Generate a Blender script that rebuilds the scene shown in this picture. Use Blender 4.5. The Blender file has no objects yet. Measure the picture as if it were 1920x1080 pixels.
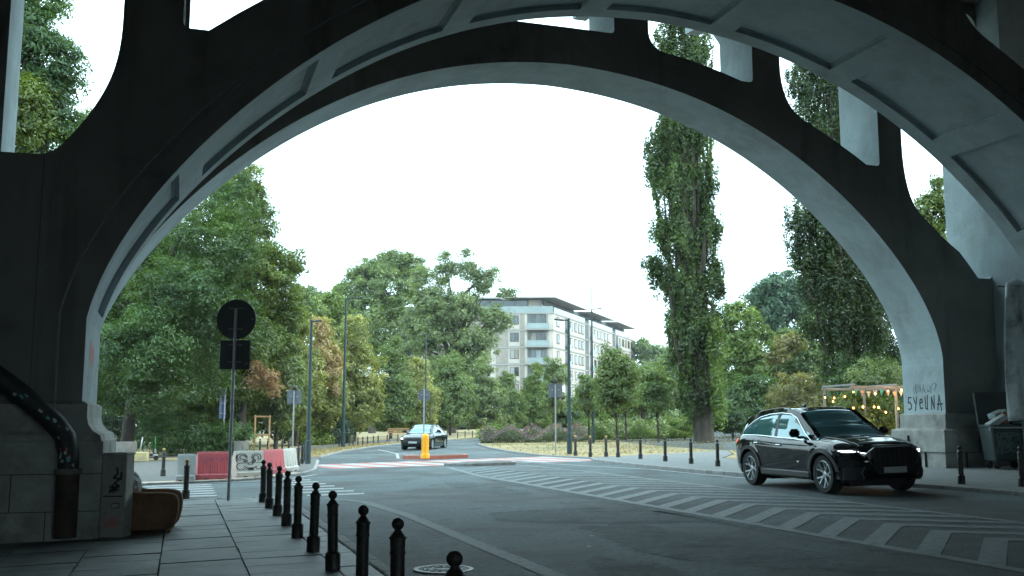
import bpy, bmesh, math, random
import numpy as np
from mathutils import Vector, Matrix, geometry
R = math.radians
random.seed(7)
# ------------------------------------------------------------------ camera
TH = 0.3145; F = 1899.7; PITCH = 0.1328; K = 0.0232; CH = 1.68
sc = bpy.context.scene
cam = bpy.data.cameras.new("camera"); co = bpy.data.objects.new("camera", cam)
sc.collection.objects.link(co); sc.camera = co
co.location = (0, 0, CH); co.rotation_euler = (math.pi/2 + PITCH, 0, 0)
cam.sensor_width = 36; cam.lens = F/1920*36; cam.clip_start = 0.1; cam.clip_end = 6000
# ------------------------------------------------------------------ sky, sun, exposure
SUN_EL, SUN_AZ = 42, 105          # azimuth measured clockwise from +Y
w = bpy.data.worlds.new("World"); sc.world = w; w.use_nodes = True
nt = w.node_tree; nt.nodes.clear()
out = nt.nodes.new('ShaderNodeOutputWorld'); bg = nt.nodes.new('ShaderNodeBackground')
sky = nt.nodes.new('ShaderNodeTexSky'); sky.sky_type = 'NISHITA'; sky.sun_disc = False
sky.sun_elevation = R(SUN_EL); sky.sun_rotation = R(SUN_AZ)
tc = nt.nodes.new('ShaderNodeTexCoord'); mp = nt.nodes.new('ShaderNodeMapping'); mp.inputs['Scale'].default_value = (1, 1, 3)
cn = nt.nodes.new('ShaderNodeTexNoise'); cn.inputs['Scale'].default_value = 1.6; cn.inputs['Detail'].default_value = 6
cr = nt.nodes.new('ShaderNodeValToRGB')
cr.color_ramp.elements[0].position = .3; cr.color_ramp.elements[0].color = (.78, .78, .78, 1)
cr.color_ramp.elements[1].position = .55; cr.color_ramp.elements[1].color = (.97, .97, .97, 1)
mx = nt.nodes.new('ShaderNodeMixRGB'); mx.inputs[2].default_value = (15.6, 21.6, 23.6, 1)
L = nt.links.new
L(tc.outputs['Generated'], mp.inputs[0]); L(mp.outputs[0], cn.inputs['Vector']); L(cn.outputs[0], cr.inputs[0])
L(cr.outputs[0], mx.inputs[0]); L(sky.outputs[0], mx.inputs[1]); L(mx.outputs[0], bg.inputs[0]); L(bg.outputs[0], out.inputs[0])
bg.inputs[1].default_value = 0.13
sl = bpy.data.lights.new("sun", 'SUN'); sl.energy = 1.3; sl.angle = R(12); sl.color = (1, .95, .86)
so = bpy.data.objects.new("sun", sl); sc.collection.objects.link(so)
d = Vector((math.sin(R(SUN_AZ))*math.cos(R(SUN_EL)), math.cos(R(SUN_AZ))*math.cos(R(SUN_EL)), math.sin(R(SUN_EL))))
so.rotation_euler = d.to_track_quat('Z', 'Y').to_euler(); so.location = (40, 40, 60)
sc.view_settings.view_transform = 'Standard'; sc.view_settings.look = 'None'
sc.view_settings.exposure = 0.42; sc.view_settings.gamma = 1
sc.cycles.max_bounces = 6; sc.cycles.diffuse_bounces = 4; sc.cycles.transparent_max_bounces = 8
# ------------------------------------------------------------------ coordinates
CT, ST = math.cos(TH), math.sin(TH)
def H(n): return K*(min(max(n, -60), 60) - 1.3)
def W(n, u, z=None, off=0):
    return Vector((n*CT-u*ST, n*ST+u*CT, H(n)+off if z is None else z))
def NU(X, Y): return X*CT+Y*ST, -X*ST+Y*CT
def ray(px, py):
    a = (px-960)/F; b = -(py-540)/F; c, s = math.cos(PITCH), math.sin(PITCH)
    return Vector((a, c-b*s, s+b*c))
def gp(px, py, off=0):            # where a sight line meets the sloping ground
    r = ray(px, py); n, u = NU(r.x, r.y); t = (CH+K*1.3-off)/(K*n-r.z)
    return Vector((r.x*t, r.y*t, CH+r.z*t))
def at(px, py, Y):
    r = ray(px, py); t = Y/r.y
    return Vector((r.x*t, Y, CH+r.z*t))
def atu(px, py, u):               # (n, z) on the plane u = const
    r = ray(px, py); n, uu = NU(r.x, r.y); t = u/uu
    return n*t, CH+r.z*t
def gz(X, Y): return H(NU(X, Y)[0])
# ------------------------------------------------------------------ objects
def link(o): sc.collection.objects.link(o); return o
def tag(o, label=None, cat=None, group=None, kind=None):
    if label: o['label'] = label
    if cat: o['category'] = cat
    if group: o['group'] = group
    if kind: o['kind'] = kind
    return o
def empty(name, loc, rz=0, **k):
    o = link(bpy.data.objects.new(name, None)); o.location = loc; o.rotation_euler = (0, 0, rz); o.empty_display_size = .2
    return tag(o, **k)
def split_build(mb, name, m, parent=None, smooth=False, **k):      # every loose piece becomes an object of its own
    par = list(range(len(mb.v)))
    def find(a):
        while par[a] != a: par[a] = par[par[a]]; a = par[a]
        return a
    for f in mb.f:
        for i in f[1:]: par[find(i)] = find(f[0])
    comp = {}
    for f in mb.f: comp.setdefault(find(f[0]), []).append(f)
    out = []
    for fs in comp.values():
        q = MB(); mp = {}
        for f in fs:
            for i in f:
                if i not in mp: mp[i] = len(q.v); q.v.append(mb.v[i])
            q.f.append(tuple(mp[i] for i in f)); q.mi.append(0)
        out.append(q.build(name, m, parent, smooth, **k))
    return out
def copy_tree(o, parent=None):
    c = o.copy(); link(c)
    if parent: c.parent = parent
    for ch in [q for q in o.children]: copy_tree(ch, c)
    return c
class MB:
    def __init__(s): s.v = []; s.f = []; s.mi = []; s.cur = 0; s.M = None
    def V(s, p):
        p = Vector(p)
        if s.M is not None: p = s.M @ p
        s.v.append(tuple(p)); return len(s.v)-1
    def Fc(s, idx): s.f.append(tuple(idx)); s.mi.append(s.cur)
    def quad(s, a, b, c, d): s.Fc([s.V(a), s.V(b), s.V(c), s.V(d)])
    def poly(s, pts): s.Fc([s.V(p) for p in pts])
    def box(s, c, sz, rz=0, top=1.0, rot=None):
        m = Matrix.Translation(c) @ (rot if rot is not None else Matrix.Rotation(rz, 4, 'Z'))
        x, y, z = sz[0]/2, sz[1]/2, sz[2]/2
        P = [m @ Vector(p) for p in ((-x,-y,-z),(x,-y,-z),(x,y,-z),(-x,y,-z),(-x*top,-y*top,z),(x*top,-y*top,z),(x*top,y*top,z),(-x*top,y*top,z))]
        i = [s.V(p) for p in P]
        for f in ((0,3,2,1),(4,5,6,7),(0,1,5,4),(1,2,6,5),(2,3,7,6),(3,0,4,7)): s.Fc([i[k] for k in f])
        return s
    def bbox(s, c, sz, b=.02, rz=0, rot=None):      # bevelled box
        x, y, z = sz[0]/2, sz[1]/2, sz[2]/2; b = min(b, x*.9, y*.9, z*.9)
        m = Matrix.Translation(c) @ (rot if rot is not None else Matrix.Rotation(rz, 4, 'Z'))
        rings = []
        for zz, e in ((-z, b), (-z+b, 0), (z-b, 0), (z, b)):
            X, Y = x-e, y-e; q = b if e == 0 else b*.4
            rings.append([s.V(m @ Vector(p)) for p in ((-X+q,-Y,zz),(X-q,-Y,zz),(X,-Y+q,zz),(X,Y-q,zz),(X-q,Y,zz),(-X+q,Y,zz),(-X,Y-q,zz),(-X,-Y+q,zz))])
        s.rings(rings, True); return s
    def rings(s, rg, caps=True, closed=True):
        for a, b in zip(rg[:-1], rg[1:]):
            n = len(a)
            for i in range(n if closed else n-1): s.Fc([a[i], a[(i+1) % n], b[(i+1) % n], b[i]])
        if caps: s.Fc(rg[0][::-1]); s.Fc(rg[-1])
    def tube(s, pts, r, seg=8, caps=True):
        pts = [Vector(p) for p in pts]
        rr = r if isinstance(r, (list, tuple)) else [r]*len(pts)
        rg = []; up = None
        for i, p in enumerate(pts):
            t = (pts[min(i+1, len(pts)-1)] - pts[max(i-1, 0)]); t = t.normalized() if t.length > 0 else Vector((0,0,1))
            if up is None:
                up = t.cross(Vector((0,0,1)) if abs(t.z) < .9 else Vector((1,0,0))).normalized()
            a = (up - t*up.dot(t)); a = a.normalized() if a.length > 1e-6 else t.orthogonal().normalized()
            up = a; b = t.cross(a)
            rg.append([s.V(p + a*math.cos(2*math.pi*k/seg)*rr[i] + b*math.sin(2*math.pi*k/seg)*rr[i]) for k in range(seg)])
        s.rings(rg, caps); return s
    def lathe(s, prof, c=(0,0,0), seg=24, caps=True):
        c = Vector(c)
        rg = [[s.V(c + Vector((r*math.cos(2*math.pi*k/seg), r*math.sin(2*math.pi*k/seg), z))) for k in range(seg)] for r, z in prof]
        s.rings(rg, caps); return s
    def sphere(s, c, r, seg=12, sc_=(1,1,1)):
        c = Vector(c); rg = []
        for i in range(1, seg//2):
            ph = math.pi*i/(seg//2)
            rg.append([s.V(c + Vector((r*sc_[0]*math.sin(ph)*math.cos(2*math.pi*k/seg), r*sc_[1]*math.sin(ph)*math.sin(2*math.pi*k/seg), -r*sc_[2]*math.cos(ph)))) for k in range(seg)])
        s.rings(rg, True); return s
    def prism(s, poly, fa, fb):      # poly 2D; fa/fb map 2D -> 3D for the two ends
        a = [s.V(fa(p)) for p in poly]; b = [s.V(fb(p)) for p in poly]; n = len(a)
        for i in range(n): s.Fc([a[i], a[(i+1) % n], b[(i+1) % n], b[i]])
        s.Fc(a[::-1]); s.Fc(b); return s
    def holed(s, loops, fa, fb, skip=()):    # outer + holes, extruded
        ps = [[Vector((p[0], p[1], 0)) for p in lp] for lp in loops]
        tri = geometry.tessellate_polygon(ps)
        flat = [p for lp in loops for p in lp]
        a = [s.V(fa(p)) for p in flat]; b = [s.V(fb(p)) for p in flat]
        for t in tri: s.Fc([a[t[0]], a[t[1]], a[t[2]]]); s.Fc([b[t[2]], b[t[1]], b[t[0]]])
        k = 0
        for li, lp in enumerate(loops):
            m = len(lp)
            s.cur = 1 if li > 0 else 0
            for i in range(m):
                if (li, i) in skip: continue
                i2 = (i+1) % m
                s.Fc([s.V(fa(lp[i])), s.V(fa(lp[i2])), s.V(fb(lp[i2])), s.V(fb(lp[i]))])
            k += m
        s.cur = 0
        return s
    def build(s, name, mat, parent=None, smooth=False, fix=True, **k):
        me = bpy.data.meshes.new(name); me.from_pydata(s.v, [], s.f)
        mats = mat if isinstance(mat, (list, tuple)) else [mat]
        for m in mats: me.materials.append(m)
        if len(mats) > 1: me.polygons.foreach_set('material_index', s.mi)
        if fix:
            bm = bmesh.new(); bm.from_mesh(me); bmesh.ops.remove_doubles(bm, verts=bm.verts, dist=1e-4)
            bmesh.ops.recalc_face_normals(bm, faces=bm.faces)
            if smooth:
                for e in bm.edges: e.smooth = len(e.link_faces) == 2 and e.calc_face_angle(0) < R(38)
            bm.to_mesh(me); bm.free()
        if smooth: me.polygons.foreach_set('use_smooth', [True]*len(me.polygons))
        me.update()
        o = link(bpy.data.objects.new(name, me))
        if parent: o.parent = parent
        return tag(o, **k)
# ------------------------------------------------------------------ materials
def mat(name, col, rough=.7, col2=None, scale=3, bump=0, bscale=None, metal=0, spec=.5, detail=6, lo=.35, hi=.65, coat=0, dirt=None, dscale=.5, stretch=None):
    m = bpy.data.materials.new(name); m.use_nodes = True; t = m.node_tree; b = t.nodes['Principled BSDF']
    b.inputs['Roughness'].default_value = rough; b.inputs['Metallic'].default_value = metal
    b.inputs['Specular IOR Level'].default_value = spec; b.inputs['Coat Weight'].default_value = coat
    b.inputs['Base Color'].default_value = (*col, 1)
    tcn = t.nodes.new('ShaderNodeTexCoord'); vec = tcn.outputs['Object']
    if stretch:
        mpn = t.nodes.new('ShaderNodeMapping'); mpn.inputs['Scale'].default_value = stretch
        t.links.new(vec, mpn.inputs[0]); vec = mpn.outputs[0]
    cur = None
    if col2:
        n = t.nodes.new('ShaderNodeTexNoise'); n.inputs['Scale'].default_value = scale; n.inputs['Detail'].default_value = detail; n.inputs['Roughness'].default_value = .65
        t.links.new(vec, n.inputs['Vector'])
        r = t.nodes.new('ShaderNodeValToRGB'); r.color_ramp.elements[0].position = lo; r.color_ramp.elements[1].position = hi
        r.color_ramp.elements[0].color = (*col, 1); r.color_ramp.elements[1].color = (*col2, 1)
        t.links.new(n.outputs[0], r.inputs[0]); cur = r.outputs[0]
    if dirt:
        n = t.nodes.new('ShaderNodeTexNoise'); n.inputs['Scale'].default_value = dscale; n.inputs['Detail'].default_value = 8; n.inputs['Roughness'].default_value = .7
        t.links.new(vec, n.inputs['Vector'])
        r = t.nodes.new('ShaderNodeValToRGB'); r.color_ramp.elements[0].position = .48; r.color_ramp.elements[1].position = .7
        mxx = t.nodes.new('ShaderNodeMixRGB'); t.links.new(n.outputs[0], r.inputs[0]); t.links.new(r.outputs[0], mxx.inputs[0])
        if cur: t.links.new(cur, mxx.inputs[1])
        else: mxx.inputs[1].default_value = (*col, 1)
        mxx.inputs[2].default_value = (*dirt, 1); cur = mxx.outputs[0]
    if cur: t.links.new(cur, b.inputs['Base Color'])
    if bump:
        n2 = t.nodes.new('ShaderNodeTexNoise'); n2.inputs['Scale'].default_value = bscale or scale*4; n2.inputs['Detail'].default_value = 6
        t.links.new(vec, n2.inputs['Vector'])
        bp = t.nodes.new('ShaderNodeBump'); bp.inputs['Strength'].default_value = bump; bp.inputs['Distance'].default_value = .02
        t.links.new(n2.outputs[0], bp.inputs['Height']); t.links.new(bp.outputs[0], b.inputs['Normal'])
    return m
def emis(name, col, st):
    m = bpy.data.materials.new(name); m.use_nodes = True; b = m.node_tree.nodes['Principled BSDF']
    b.inputs['Base Color'].default_value = (*col, 1); b.inputs['Emission Color'].default_value = (*col, 1); b.inputs['Emission Strength'].default_value = st
    return m
def leafmat(name, c1, c2, c3=None, trans=.35, nscale=.5):
    m = bpy.data.materials.new(name); m.use_nodes = True; t = m.node_tree; t.nodes.clear()
    o = t.nodes.new('ShaderNodeOutputMaterial'); df = t.nodes.new('ShaderNodeBsdfDiffuse'); tr = t.nodes.new('ShaderNodeBsdfTranslucent')
    gl = t.nodes.new('ShaderNodeBsdfGlossy'); gl.inputs['Roughness'].default_value = .45; gl.inputs['Color'].default_value = (.9,.95,1,1)
    g = t.nodes.new('ShaderNodeNewGeometry'); tcn = t.nodes.new('ShaderNodeTexCoord')
    n = t.nodes.new('ShaderNodeTexNoise'); n.inputs['Scale'].default_value = nscale; n.inputs['Detail'].default_value = 3
    t.links.new(tcn.outputs['Object'], n.inputs['Vector'])
    a = t.nodes.new('ShaderNodeMath'); a.operation = 'MULTIPLY_ADD'; a.inputs[1].default_value = .55; a.inputs[2].default_value = -.12
    t.links.new(g.outputs['Random Per Island'], a.inputs[0])
    b = t.nodes.new('ShaderNodeMath'); b.operation = 'ADD'; t.links.new(a.outputs[0], b.inputs[0])
    sb = t.nodes.new('ShaderNodeMath'); sb.operation = 'MULTIPLY_ADD'; sb.inputs[1].default_value = 1.6; sb.inputs[2].default_value = -.45
    t.links.new(n.outputs[0], sb.inputs[0]); t.links.new(sb.outputs[0], b.inputs[1])
    r = t.nodes.new('ShaderNodeValToRGB'); r.color_ramp.elements[0].position = .15; r.color_ramp.elements[1].position = .8
    r.color_ramp.elements[0].color = (*c1, 1); r.color_ramp.elements[1].color = (*c2, 1)
    if c3: e = r.color_ramp.elements.new(.97); e.color = (*c3, 1)
    t.links.new(b.outputs[0], r.inputs[0])
    t.links.new(r.outputs[0], df.inputs[0])
    br = t.nodes.new('ShaderNodeMixRGB'); br.blend_type = 'MULTIPLY'; br.inputs[0].default_value = 1; br.inputs[2].default_value = (1.35, 1.4, .55, 1)
    t.links.new(r.outputs[0], br.inputs[1]); t.links.new(br.outputs[0], tr.inputs[0])
    m1 = t.nodes.new('ShaderNodeMixShader'); m1.inputs[0].default_value = trans
    m2 = t.nodes.new('ShaderNodeMixShader'); m2.inputs[0].default_value = .035
    t.links.new(df.outputs[0], m1.inputs[1]); t.links.new(tr.outputs[0], m1.inputs[2]); t.links.new(m1.outputs[0], m2.inputs[1]); t.links.new(gl.outputs[0], m2.inputs[2])
    t.links.new(m2.outputs[0], o.inputs[0]); return m
def streaks(m, colr, p0=.52, p1=.72, sc_=(1.6,1.6,.16), amt=.6):
    t = m.node_tree; b = t.nodes['Principled BSDF']; src = b.inputs['Base Color'].links[0].from_socket
    tcn = t.nodes.new('ShaderNodeTexCoord'); mpn = t.nodes.new('ShaderNodeMapping'); mpn.inputs['Scale'].default_value = sc_
    n = t.nodes.new('ShaderNodeTexNoise'); n.inputs['Scale'].default_value = 1.0; n.inputs['Detail'].default_value = 9; n.inputs['Roughness'].default_value = .65
    t.links.new(tcn.outputs['Object'], mpn.inputs[0]); t.links.new(mpn.outputs[0], n.inputs['Vector'])
    r = t.nodes.new('ShaderNodeValToRGB'); r.color_ramp.elements[0].position = p0; r.color_ramp.elements[1].position = p1; r.color_ramp.elements[1].color = (amt, amt, amt, 1)
    q = t.nodes.new('ShaderNodeMixRGB'); q.inputs[2].default_value = (*colr, 1)
    t.links.new(n.outputs[0], r.inputs[0]); t.links.new(r.outputs[0], q.inputs[0]); t.links.new(src, q.inputs[1]); t.links.new(q.outputs[0], b.inputs['Base Color'])
CONC = mat('concrete', (.17,.165,.155), .9, (.24,.235,.22), .9, .5, 9, dirt=(.11,.105,.10), dscale=.45)  # face concrete, darkened to deepen the shade on the ribs
CONC_LIT = mat('skylit_concrete', (.30,.37,.385), .9, (.38,.455,.475), 1.0, .4, 8, dirt=(.26,.30,.305), dscale=.7)  # same concrete, paler and bluer to paint skylight on undersides and reveals
streaks(CONC, (.07,.066,.06)); streaks(CONC_LIT, (.24,.235,.22), .52, .74, (1.2,1.2,.25), .6); streaks(CONC_LIT, (.44,.47,.48), .60, .68, (2.2,2.2,1.4), .35)
STONE = mat('stone_plinth', (.24,.235,.22), .85, (.36,.36,.34), 2, .5, 20, dirt=(.13,.12,.11), dscale=1.2)
BLACKM = mat('black_cast_iron', (.011,.011,.012), .5, (.045,.04,.036), 9, .35, 30, dirt=(.06,.055,.05), dscale=5)
GOLD = mat('gold_paint', (.55,.38,.08), .4, (.4,.26,.05), 14)
GALV = mat('galvanised_steel', (.30,.31,.32), .45, (.4,.41,.42), 8, metal=.5)
GREENP = mat('green_lamp_paint', (.02,.045,.05), .5, (.03,.06,.062), 5)
BARK = mat('bark', (.03,.024,.018), .95, (.085,.07,.055), 6, 1, 14, stretch=(1,1,.25))
RUBBER = mat('rubber', (.012,.012,.013), .8, (.02,.02,.02), 20)
# ------------------------------------------------------------------ ground
def add_noise_mix(m, colr, scale, p0, p1, detail=8):
    t = m.node_tree; b = t.nodes['Principled BSDF']; src = b.inputs['Base Color'].links[0].from_socket
    tcn = t.nodes.new('ShaderNodeTexCoord'); n = t.nodes.new('ShaderNodeTexNoise'); n.inputs['Scale'].default_value = scale; n.inputs['Detail'].default_value = detail
    t.links.new(tcn.outputs['Object'], n.inputs['Vector'])
    r = t.nodes.new('ShaderNodeValToRGB'); r.color_ramp.elements[0].position = p0; r.color_ramp.elements[1].position = p1
    q = t.nodes.new('ShaderNodeMixRGB'); q.inputs[2].default_value = (*colr, 1)
    t.links.new(n.outputs[0], r.inputs[0]); t.links.new(r.outputs[0], q.inputs[0]); t.links.new(src, q.inputs[1]); t.links.new(q.outputs[0], b.inputs['Base Color'])
ASPH = mat('asphalt', (.050,.070,.074), .8, (.116,.152,.160), 9, .9, 45, detail=9, lo=.32, hi=.68)
add_noise_mix(ASPH, (.045,.05,.052), .28, .44, .58); add_noise_mix(ASPH, (.13,.135,.135), 38, .68, .74, 2); add_noise_mix(ASPH, (.032,.034,.036), 1.1, .60, .72); add_noise_mix(ASPH, (.12,.128,.13), .55, .56, .74); add_noise_mix(ASPH, (.20,.21,.21), 34, .67, .71, 1); add_noise_mix(ASPH, (.02,.024,.026), 11, .60, .74, 3)
ASPH2 = mat('asphalt_patch', (.034,.044,.047), .85, (.10,.124,.13), 9, .9, 45, detail=9, lo=.34, hi=.7)
add_noise_mix(ASPH2, (.018,.022,.024), 1.6, .5, .7); add_noise_mix(ASPH2, (.19,.2,.2), 34, .68, .72, 1)
SLAB_E = mat('plaza_asphalt', (.082,.080,.076), .85, (.12,.117,.11), 3, .3, 60)
KERB = mat('kerb_stone', (.2,.2,.195), .85, (.32,.32,.31), 5, .4, 30)
PAINT = mat('road_paint', (.08,.094,.097), .7, (.175,.195,.20), 9, .2, 60, detail=10, lo=.33, hi=.55)
PAINTW = mat('white_road_paint', (.15,.155,.155), .7, (.36,.36,.36), 7, .2, 60, detail=10, lo=.3, hi=.5)
PAINTR = mat('red_road_paint', (.30,.10,.09), .7, (.40,.16,.14), 7, .2, 60, detail=8)
DRY = mat('dry_grass', (.27,.205,.10), .95, (.37,.285,.155), .7, 1, 30, detail=12)
add_noise_mix(DRY, (.19,.175,.075), .25, .5, .66)
SOIL = mat('soil', (.09,.075,.05), .95, (.14,.12,.08), 1.2, 1, 15)
def sheet(name, pts, off, m, kind='structure', thick=0, **k):     # polygon in (n,u) laid on the sloping ground
    mb = MB(); top = [W(n, u, off=off) for n, u in pts]
    if not thick:
        ps = [[Vector((p[0], p[1], 0)) for p in pts]]
        ids = [mb.V(p) for p in top]
        for t in geometry.tessellate_polygon(ps): mb.Fc([ids[i] for i in t])
    else:
        ps = [[Vector((p[0], p[1], 0)) for p in pts]]; ids = [mb.V(p) for p in top]
        for t in geometry.tessellate_polygon(ps): mb.Fc([ids[i] for i in t])
        bot = [mb.V(p - Vector((0,0,thick))) for p in top]; n = len(ids)
        for i in range(n): mb.Fc([ids[i], ids[(i+1) % n], bot[(i+1) % n], bot[i]])
    o = mb.build(name, m, **k); tag(o, kind=kind) if kind else None
    bm = bmesh.new(); bm.from_mesh(o.data)
    for f in bm.faces:
        if f.normal.z < -.3: f.normal_flip()
    bm.to_mesh(o.data); bm.free()
    return o
mb = MB()                                    # the earth: one sheet to the horizon
ns = [-3000, -800, -200, -60, 60, 200, 800, 3000]; us = [-1500, -200, 0, 200, 800, 4000]
ids = [[mb.V(W(n, u, off=-.16)) for u in us] for n in ns]
for i in range(len(ns)-1):
    for j in range(len(us)-1): mb.Fc([ids[i][j], ids[i+1][j], ids[i+1][j+1], ids[i][j+1]])
mb.build('ground', SOIL, kind='structure')
sheet('road', [(-60,-60),(60,-60),(60,150),(-60,150)], -.09, ASPH)
# left pavement slabs: real slabs with joints
PN0, PN1, PU0, PU1 = -8.0, 2.22, -12.0, 24.2
SLABM = mat('paving_slab', (.105,.122,.122), .62, (.165,.185,.185), 3, .35, 30)
SLABM2 = mat('paving_slab_dark', (.078,.09,.09), .6, (.13,.145,.145), 3, .35, 30)
for _m in (SLABM, SLABM2): add_noise_mix(_m, (.05,.052,.05), .9, .52, .72); add_noise_mix(_m, (.20,.21,.205), 24, .68, .74, 3)
mb = MB(); ww = .98; rr = random.Random(3)
n = PN0
while n < PN1-.05:
    n2 = min(n+ww, PN1); u = PU0 + rr.random()*.5
    while u < PU1:
        u2 = min(u+.66+.0*rr.random(), PU1); g = rr.uniform(.006,.014); e = rr.uniform(-.006, .005); e2 = rr.uniform(-.007, .007)
        mb.cur = 1 if rr.random() < .35 else 0
        mb.box(W((n+n2)/2, (u+u2)/2, off=-.05+e), (n2-n-2*g, u2-u-2*g, .1), rot=Matrix.Rotation(TH, 4, 'Z') @ Matrix.Rotation(-K+e2, 4, 'Y'))
        u += .66
    n += ww
mb.build('pavement', [SLABM, SLABM2], kind='structure')
sheet('pavement_bed', [(PN0,PU0),(PN1,PU0),(PN1,PU1),(PN0,PU1)], -.035, mat('sand_bed', (.02,.02,.018), .95), thick=.06)
def kerbline(name, pts, wid, off, h, seg=1.0, m=KERB, gap=.008):
    mb = MB(); acc = []
    for (a, b) in zip(pts[:-1], pts[1:]):
        a = Vector(a); b = Vector(b); L_ = (b-a).length; n = max(1, round(L_/seg)); dr = (b-a).normalized()
        for i in range(n):
            p = a.lerp(b, (i+.5)/n)
            rot = Matrix.Rotation(TH + math.atan2(dr.y, dr.x), 4, 'Z')
            mb.bbox(W(p.x, p.y, off=off-h/2), (L_/n-gap, wid, h), .015, rot=rot)
    return mb.build(name, m, kind='structure')
kerbline('kerb', [(2.32,-12),(2.32,21.5),(2.2,23.2),(1.7,24.1),(.9,24.35),(-8,24.35)], .17, .005, .16)
# right pavement
RK = [(16.1,-12),(16.1,18.5),(15.35,23.5),(14.95,27),(15.05,33),(15.3,36.4),(15.9,38.2)]
RP = RK + [(20.2,39.2),(23,40),(21.2,36.5),(19.3,34.0),(18.9,31.5),(22,28),(40,28),(40,-12)]
sheet('pavement', RP, -.005, mat('right_paving', (.15,.155,.155), .8, (.2,.205,.2), 2.5, .3, 40), thick=.12)
kerbline('kerb', [(a-.09, b) for a, b in RK], .16, 0, .16)
# plaza over the side street
PL = [(-30,32.4),(.2,32.4),(1.6,32.7),(3.0,33.6),(4.0,35.2),(4.7,37.5),(5.3,41.6),(5.9,46),(6.4,49.5),(3,50),(-2,52.4),(-30,53)]
sheet('plaza', PL, -.03, SLAB_E, thick=.1)
sheet('pavement', [(-30,32.4),(.2,32.4),(1.6,32.7),(3.0,33.6),(4.0,35.2),(3.6,35.6),(2.6,34.2),(1.4,33.4),(.1,33.1),(-30,33.1)], -.024, mat('tactile_paving', (.42,.30,.22), .85, (.5,.38,.29), 5, .3, 50))
kerbline('kerb', [(a, b-.0) for a, b in PL[:8]], .14, -.026, .12)
# lawns
LL = [(5.35,41.9),(5.9,46),(6.6,50.2),(8.6,57.4),(11.9,65.5),(15.6,73),(21,80),(27,86),(40,95),(40,140),(-60,140),(-60,53.2),(-2,52.6),(3,50.2),(6.2,49.7)]
sheet('lawn', [(6.45,49.8),(6.6,50.2),(8.6,57.4),(11.9,65.5),(15.6,73),(21,80),(27,86),(40,95),(40,140),(-60,140),(-60,53.2),(-2,52.6),(3,50.2)], -.01, DRY, thick=.12)
LR = [(15.95,38.4),(15.35,42.5),(15.8,48.5),(16.8,55.5),(18.3,62.8),(20.5,69),(24,75),(31,82),(45,92),(90,92),(90,28.3),(22,28.3),(19.0,31.5),(19.4,34.0),(21.3,36.5),(23.1,40.1),(20.2,39.3)]
sheet('lawn', LR, -.01, DRY, thick=.12)
kerbline('kerb', [(15.85,38.4),(15.25,42.5),(15.7,48.5),(16.7,55.5),(18.2,62.8),(20.4,69),(23.9,75)], .14, -.01, .14)
kerbline('kerb', [(6.5,49.8),(8.7,57.4),(12.0,65.5),(15.7,73),(21,79.9)], .14, -.01, .14)
sheet('path', [(-20,56.5),(3,55),(7.2,58.5),(10,66),(15,76),(24,88),(21,90),(12.5,78),(7,66),(5,61),(2,58.6),(-20,60)], -.004, SLAB_E)
# tufts along the lawn edge and over the lawns
def blades(name, regions, n, m, h=(.05,.13), **k):
    rng = np.random.default_rng(5); vs = []; fs = []
    for poly, cnt, hh in regions:
        xs = [p[0] for p in poly]; ys = [p[1] for p in poly]; c = 0
        while c < cnt:
            a, b = rng.uniform(min(xs), max(xs)), rng.uniform(min(ys), max(ys))
            ins = False; j = len(poly)-1
            for i in range(len(poly)):
                if (poly[i][1] > b) != (poly[j][1] > b) and a < (poly[j][0]-poly[i][0])*(b-poly[i][1])/(poly[j][1]-poly[i][1])+poly[i][0]: ins = not ins
                j = i
            if not ins: continue
            c += 1
            p = W(a, b, off=-.01)
            for q in range(3):
                an = rng.uniform(0, 6.28); l = rng.uniform(*h)*hh; wd = .02
                dx, dy = math.cos(an), math.sin(an); ox, oy = rng.uniform(-.05,.05,2)
                i0 = len(vs); P = p + Vector((ox, oy, 0))
                vs += [tuple(P+Vector((dy*wd,-dx*wd,0))), tuple(P-Vector((dy*wd,-dx*wd,0))), tuple(P+Vector((dx*l*.4,dy*l*.4,l)))]
                fs.append((i0, i0+1, i0+2))
    me = bpy.data.meshes.new(name); me.from_pydata(vs, [], fs); me.materials.append(m)
    o = link(bpy.data.objects.new(name, me)); tag(o, kind='stuff', **k)
GRM = leafmat('dry_grass_blades', (.27,.205,.10), (.36,.28,.15), (.22,.21,.09), .3, .3)
blades('grass', [([(15.5,38.6),(15.4,42.5),(16.9,55.5),(20.5,69),(40,69),(40,40),(23,40.3)], 3500, .6), ([(6.5,50),(8.6,57.4),(11.9,65.5),(15.6,73),(13,75),(8,64),(4,52)], 1500, .7), ([(19.1,31.5),(22,28.4),(34,28.4),(30,40),(23.2,40)], 900, .7)], 0, GRM)
# ---- road markings
mb = MB()
def strip(mb, pts, wid, off=-.083):
    for a, b in zip(pts[:-1], pts[1:]):
        a = Vector(a); b = Vector(b); dr = (b-a).normalized(); pr = Vector((-dr.y, dr.x))*wid/2
        mb.poly([W(*(a+pr), off=off), W(*(b+pr), off=off), W(*(b-pr), off=off), W(*(a-pr), off=off)])
strip(mb, [(8.8,-5),(8.8,30.2),(9.3,36)], .2); strip(mb, [(12.35,-5),(12.35,30),(11.9,36.5)], .17)
u = 4.0
while u < 35.5:
    t = max(0, (u-30)/6); nl = 8.9+.4*t; nr = 12.26-.35*t; nc = 10.56; s = (nc-nl)
    hw = .215
    for (n0_, n1_) in ((nl, nc), (nc, nr)):
        ua = u-abs(n0_-nc)*1.02; ub = u-abs(n1_-nc)*1.02
        mb.poly([W(n0_, ua-hw, off=-.083), W(n1_, ub-hw, off=-.083), W(n1_, ub+hw, off=-.083), W(n0_, ua+hw, off=-.083)])
    u += 1.045
mb.build('road_marking', PAINT, kind='structure')
mb = MB()
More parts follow.
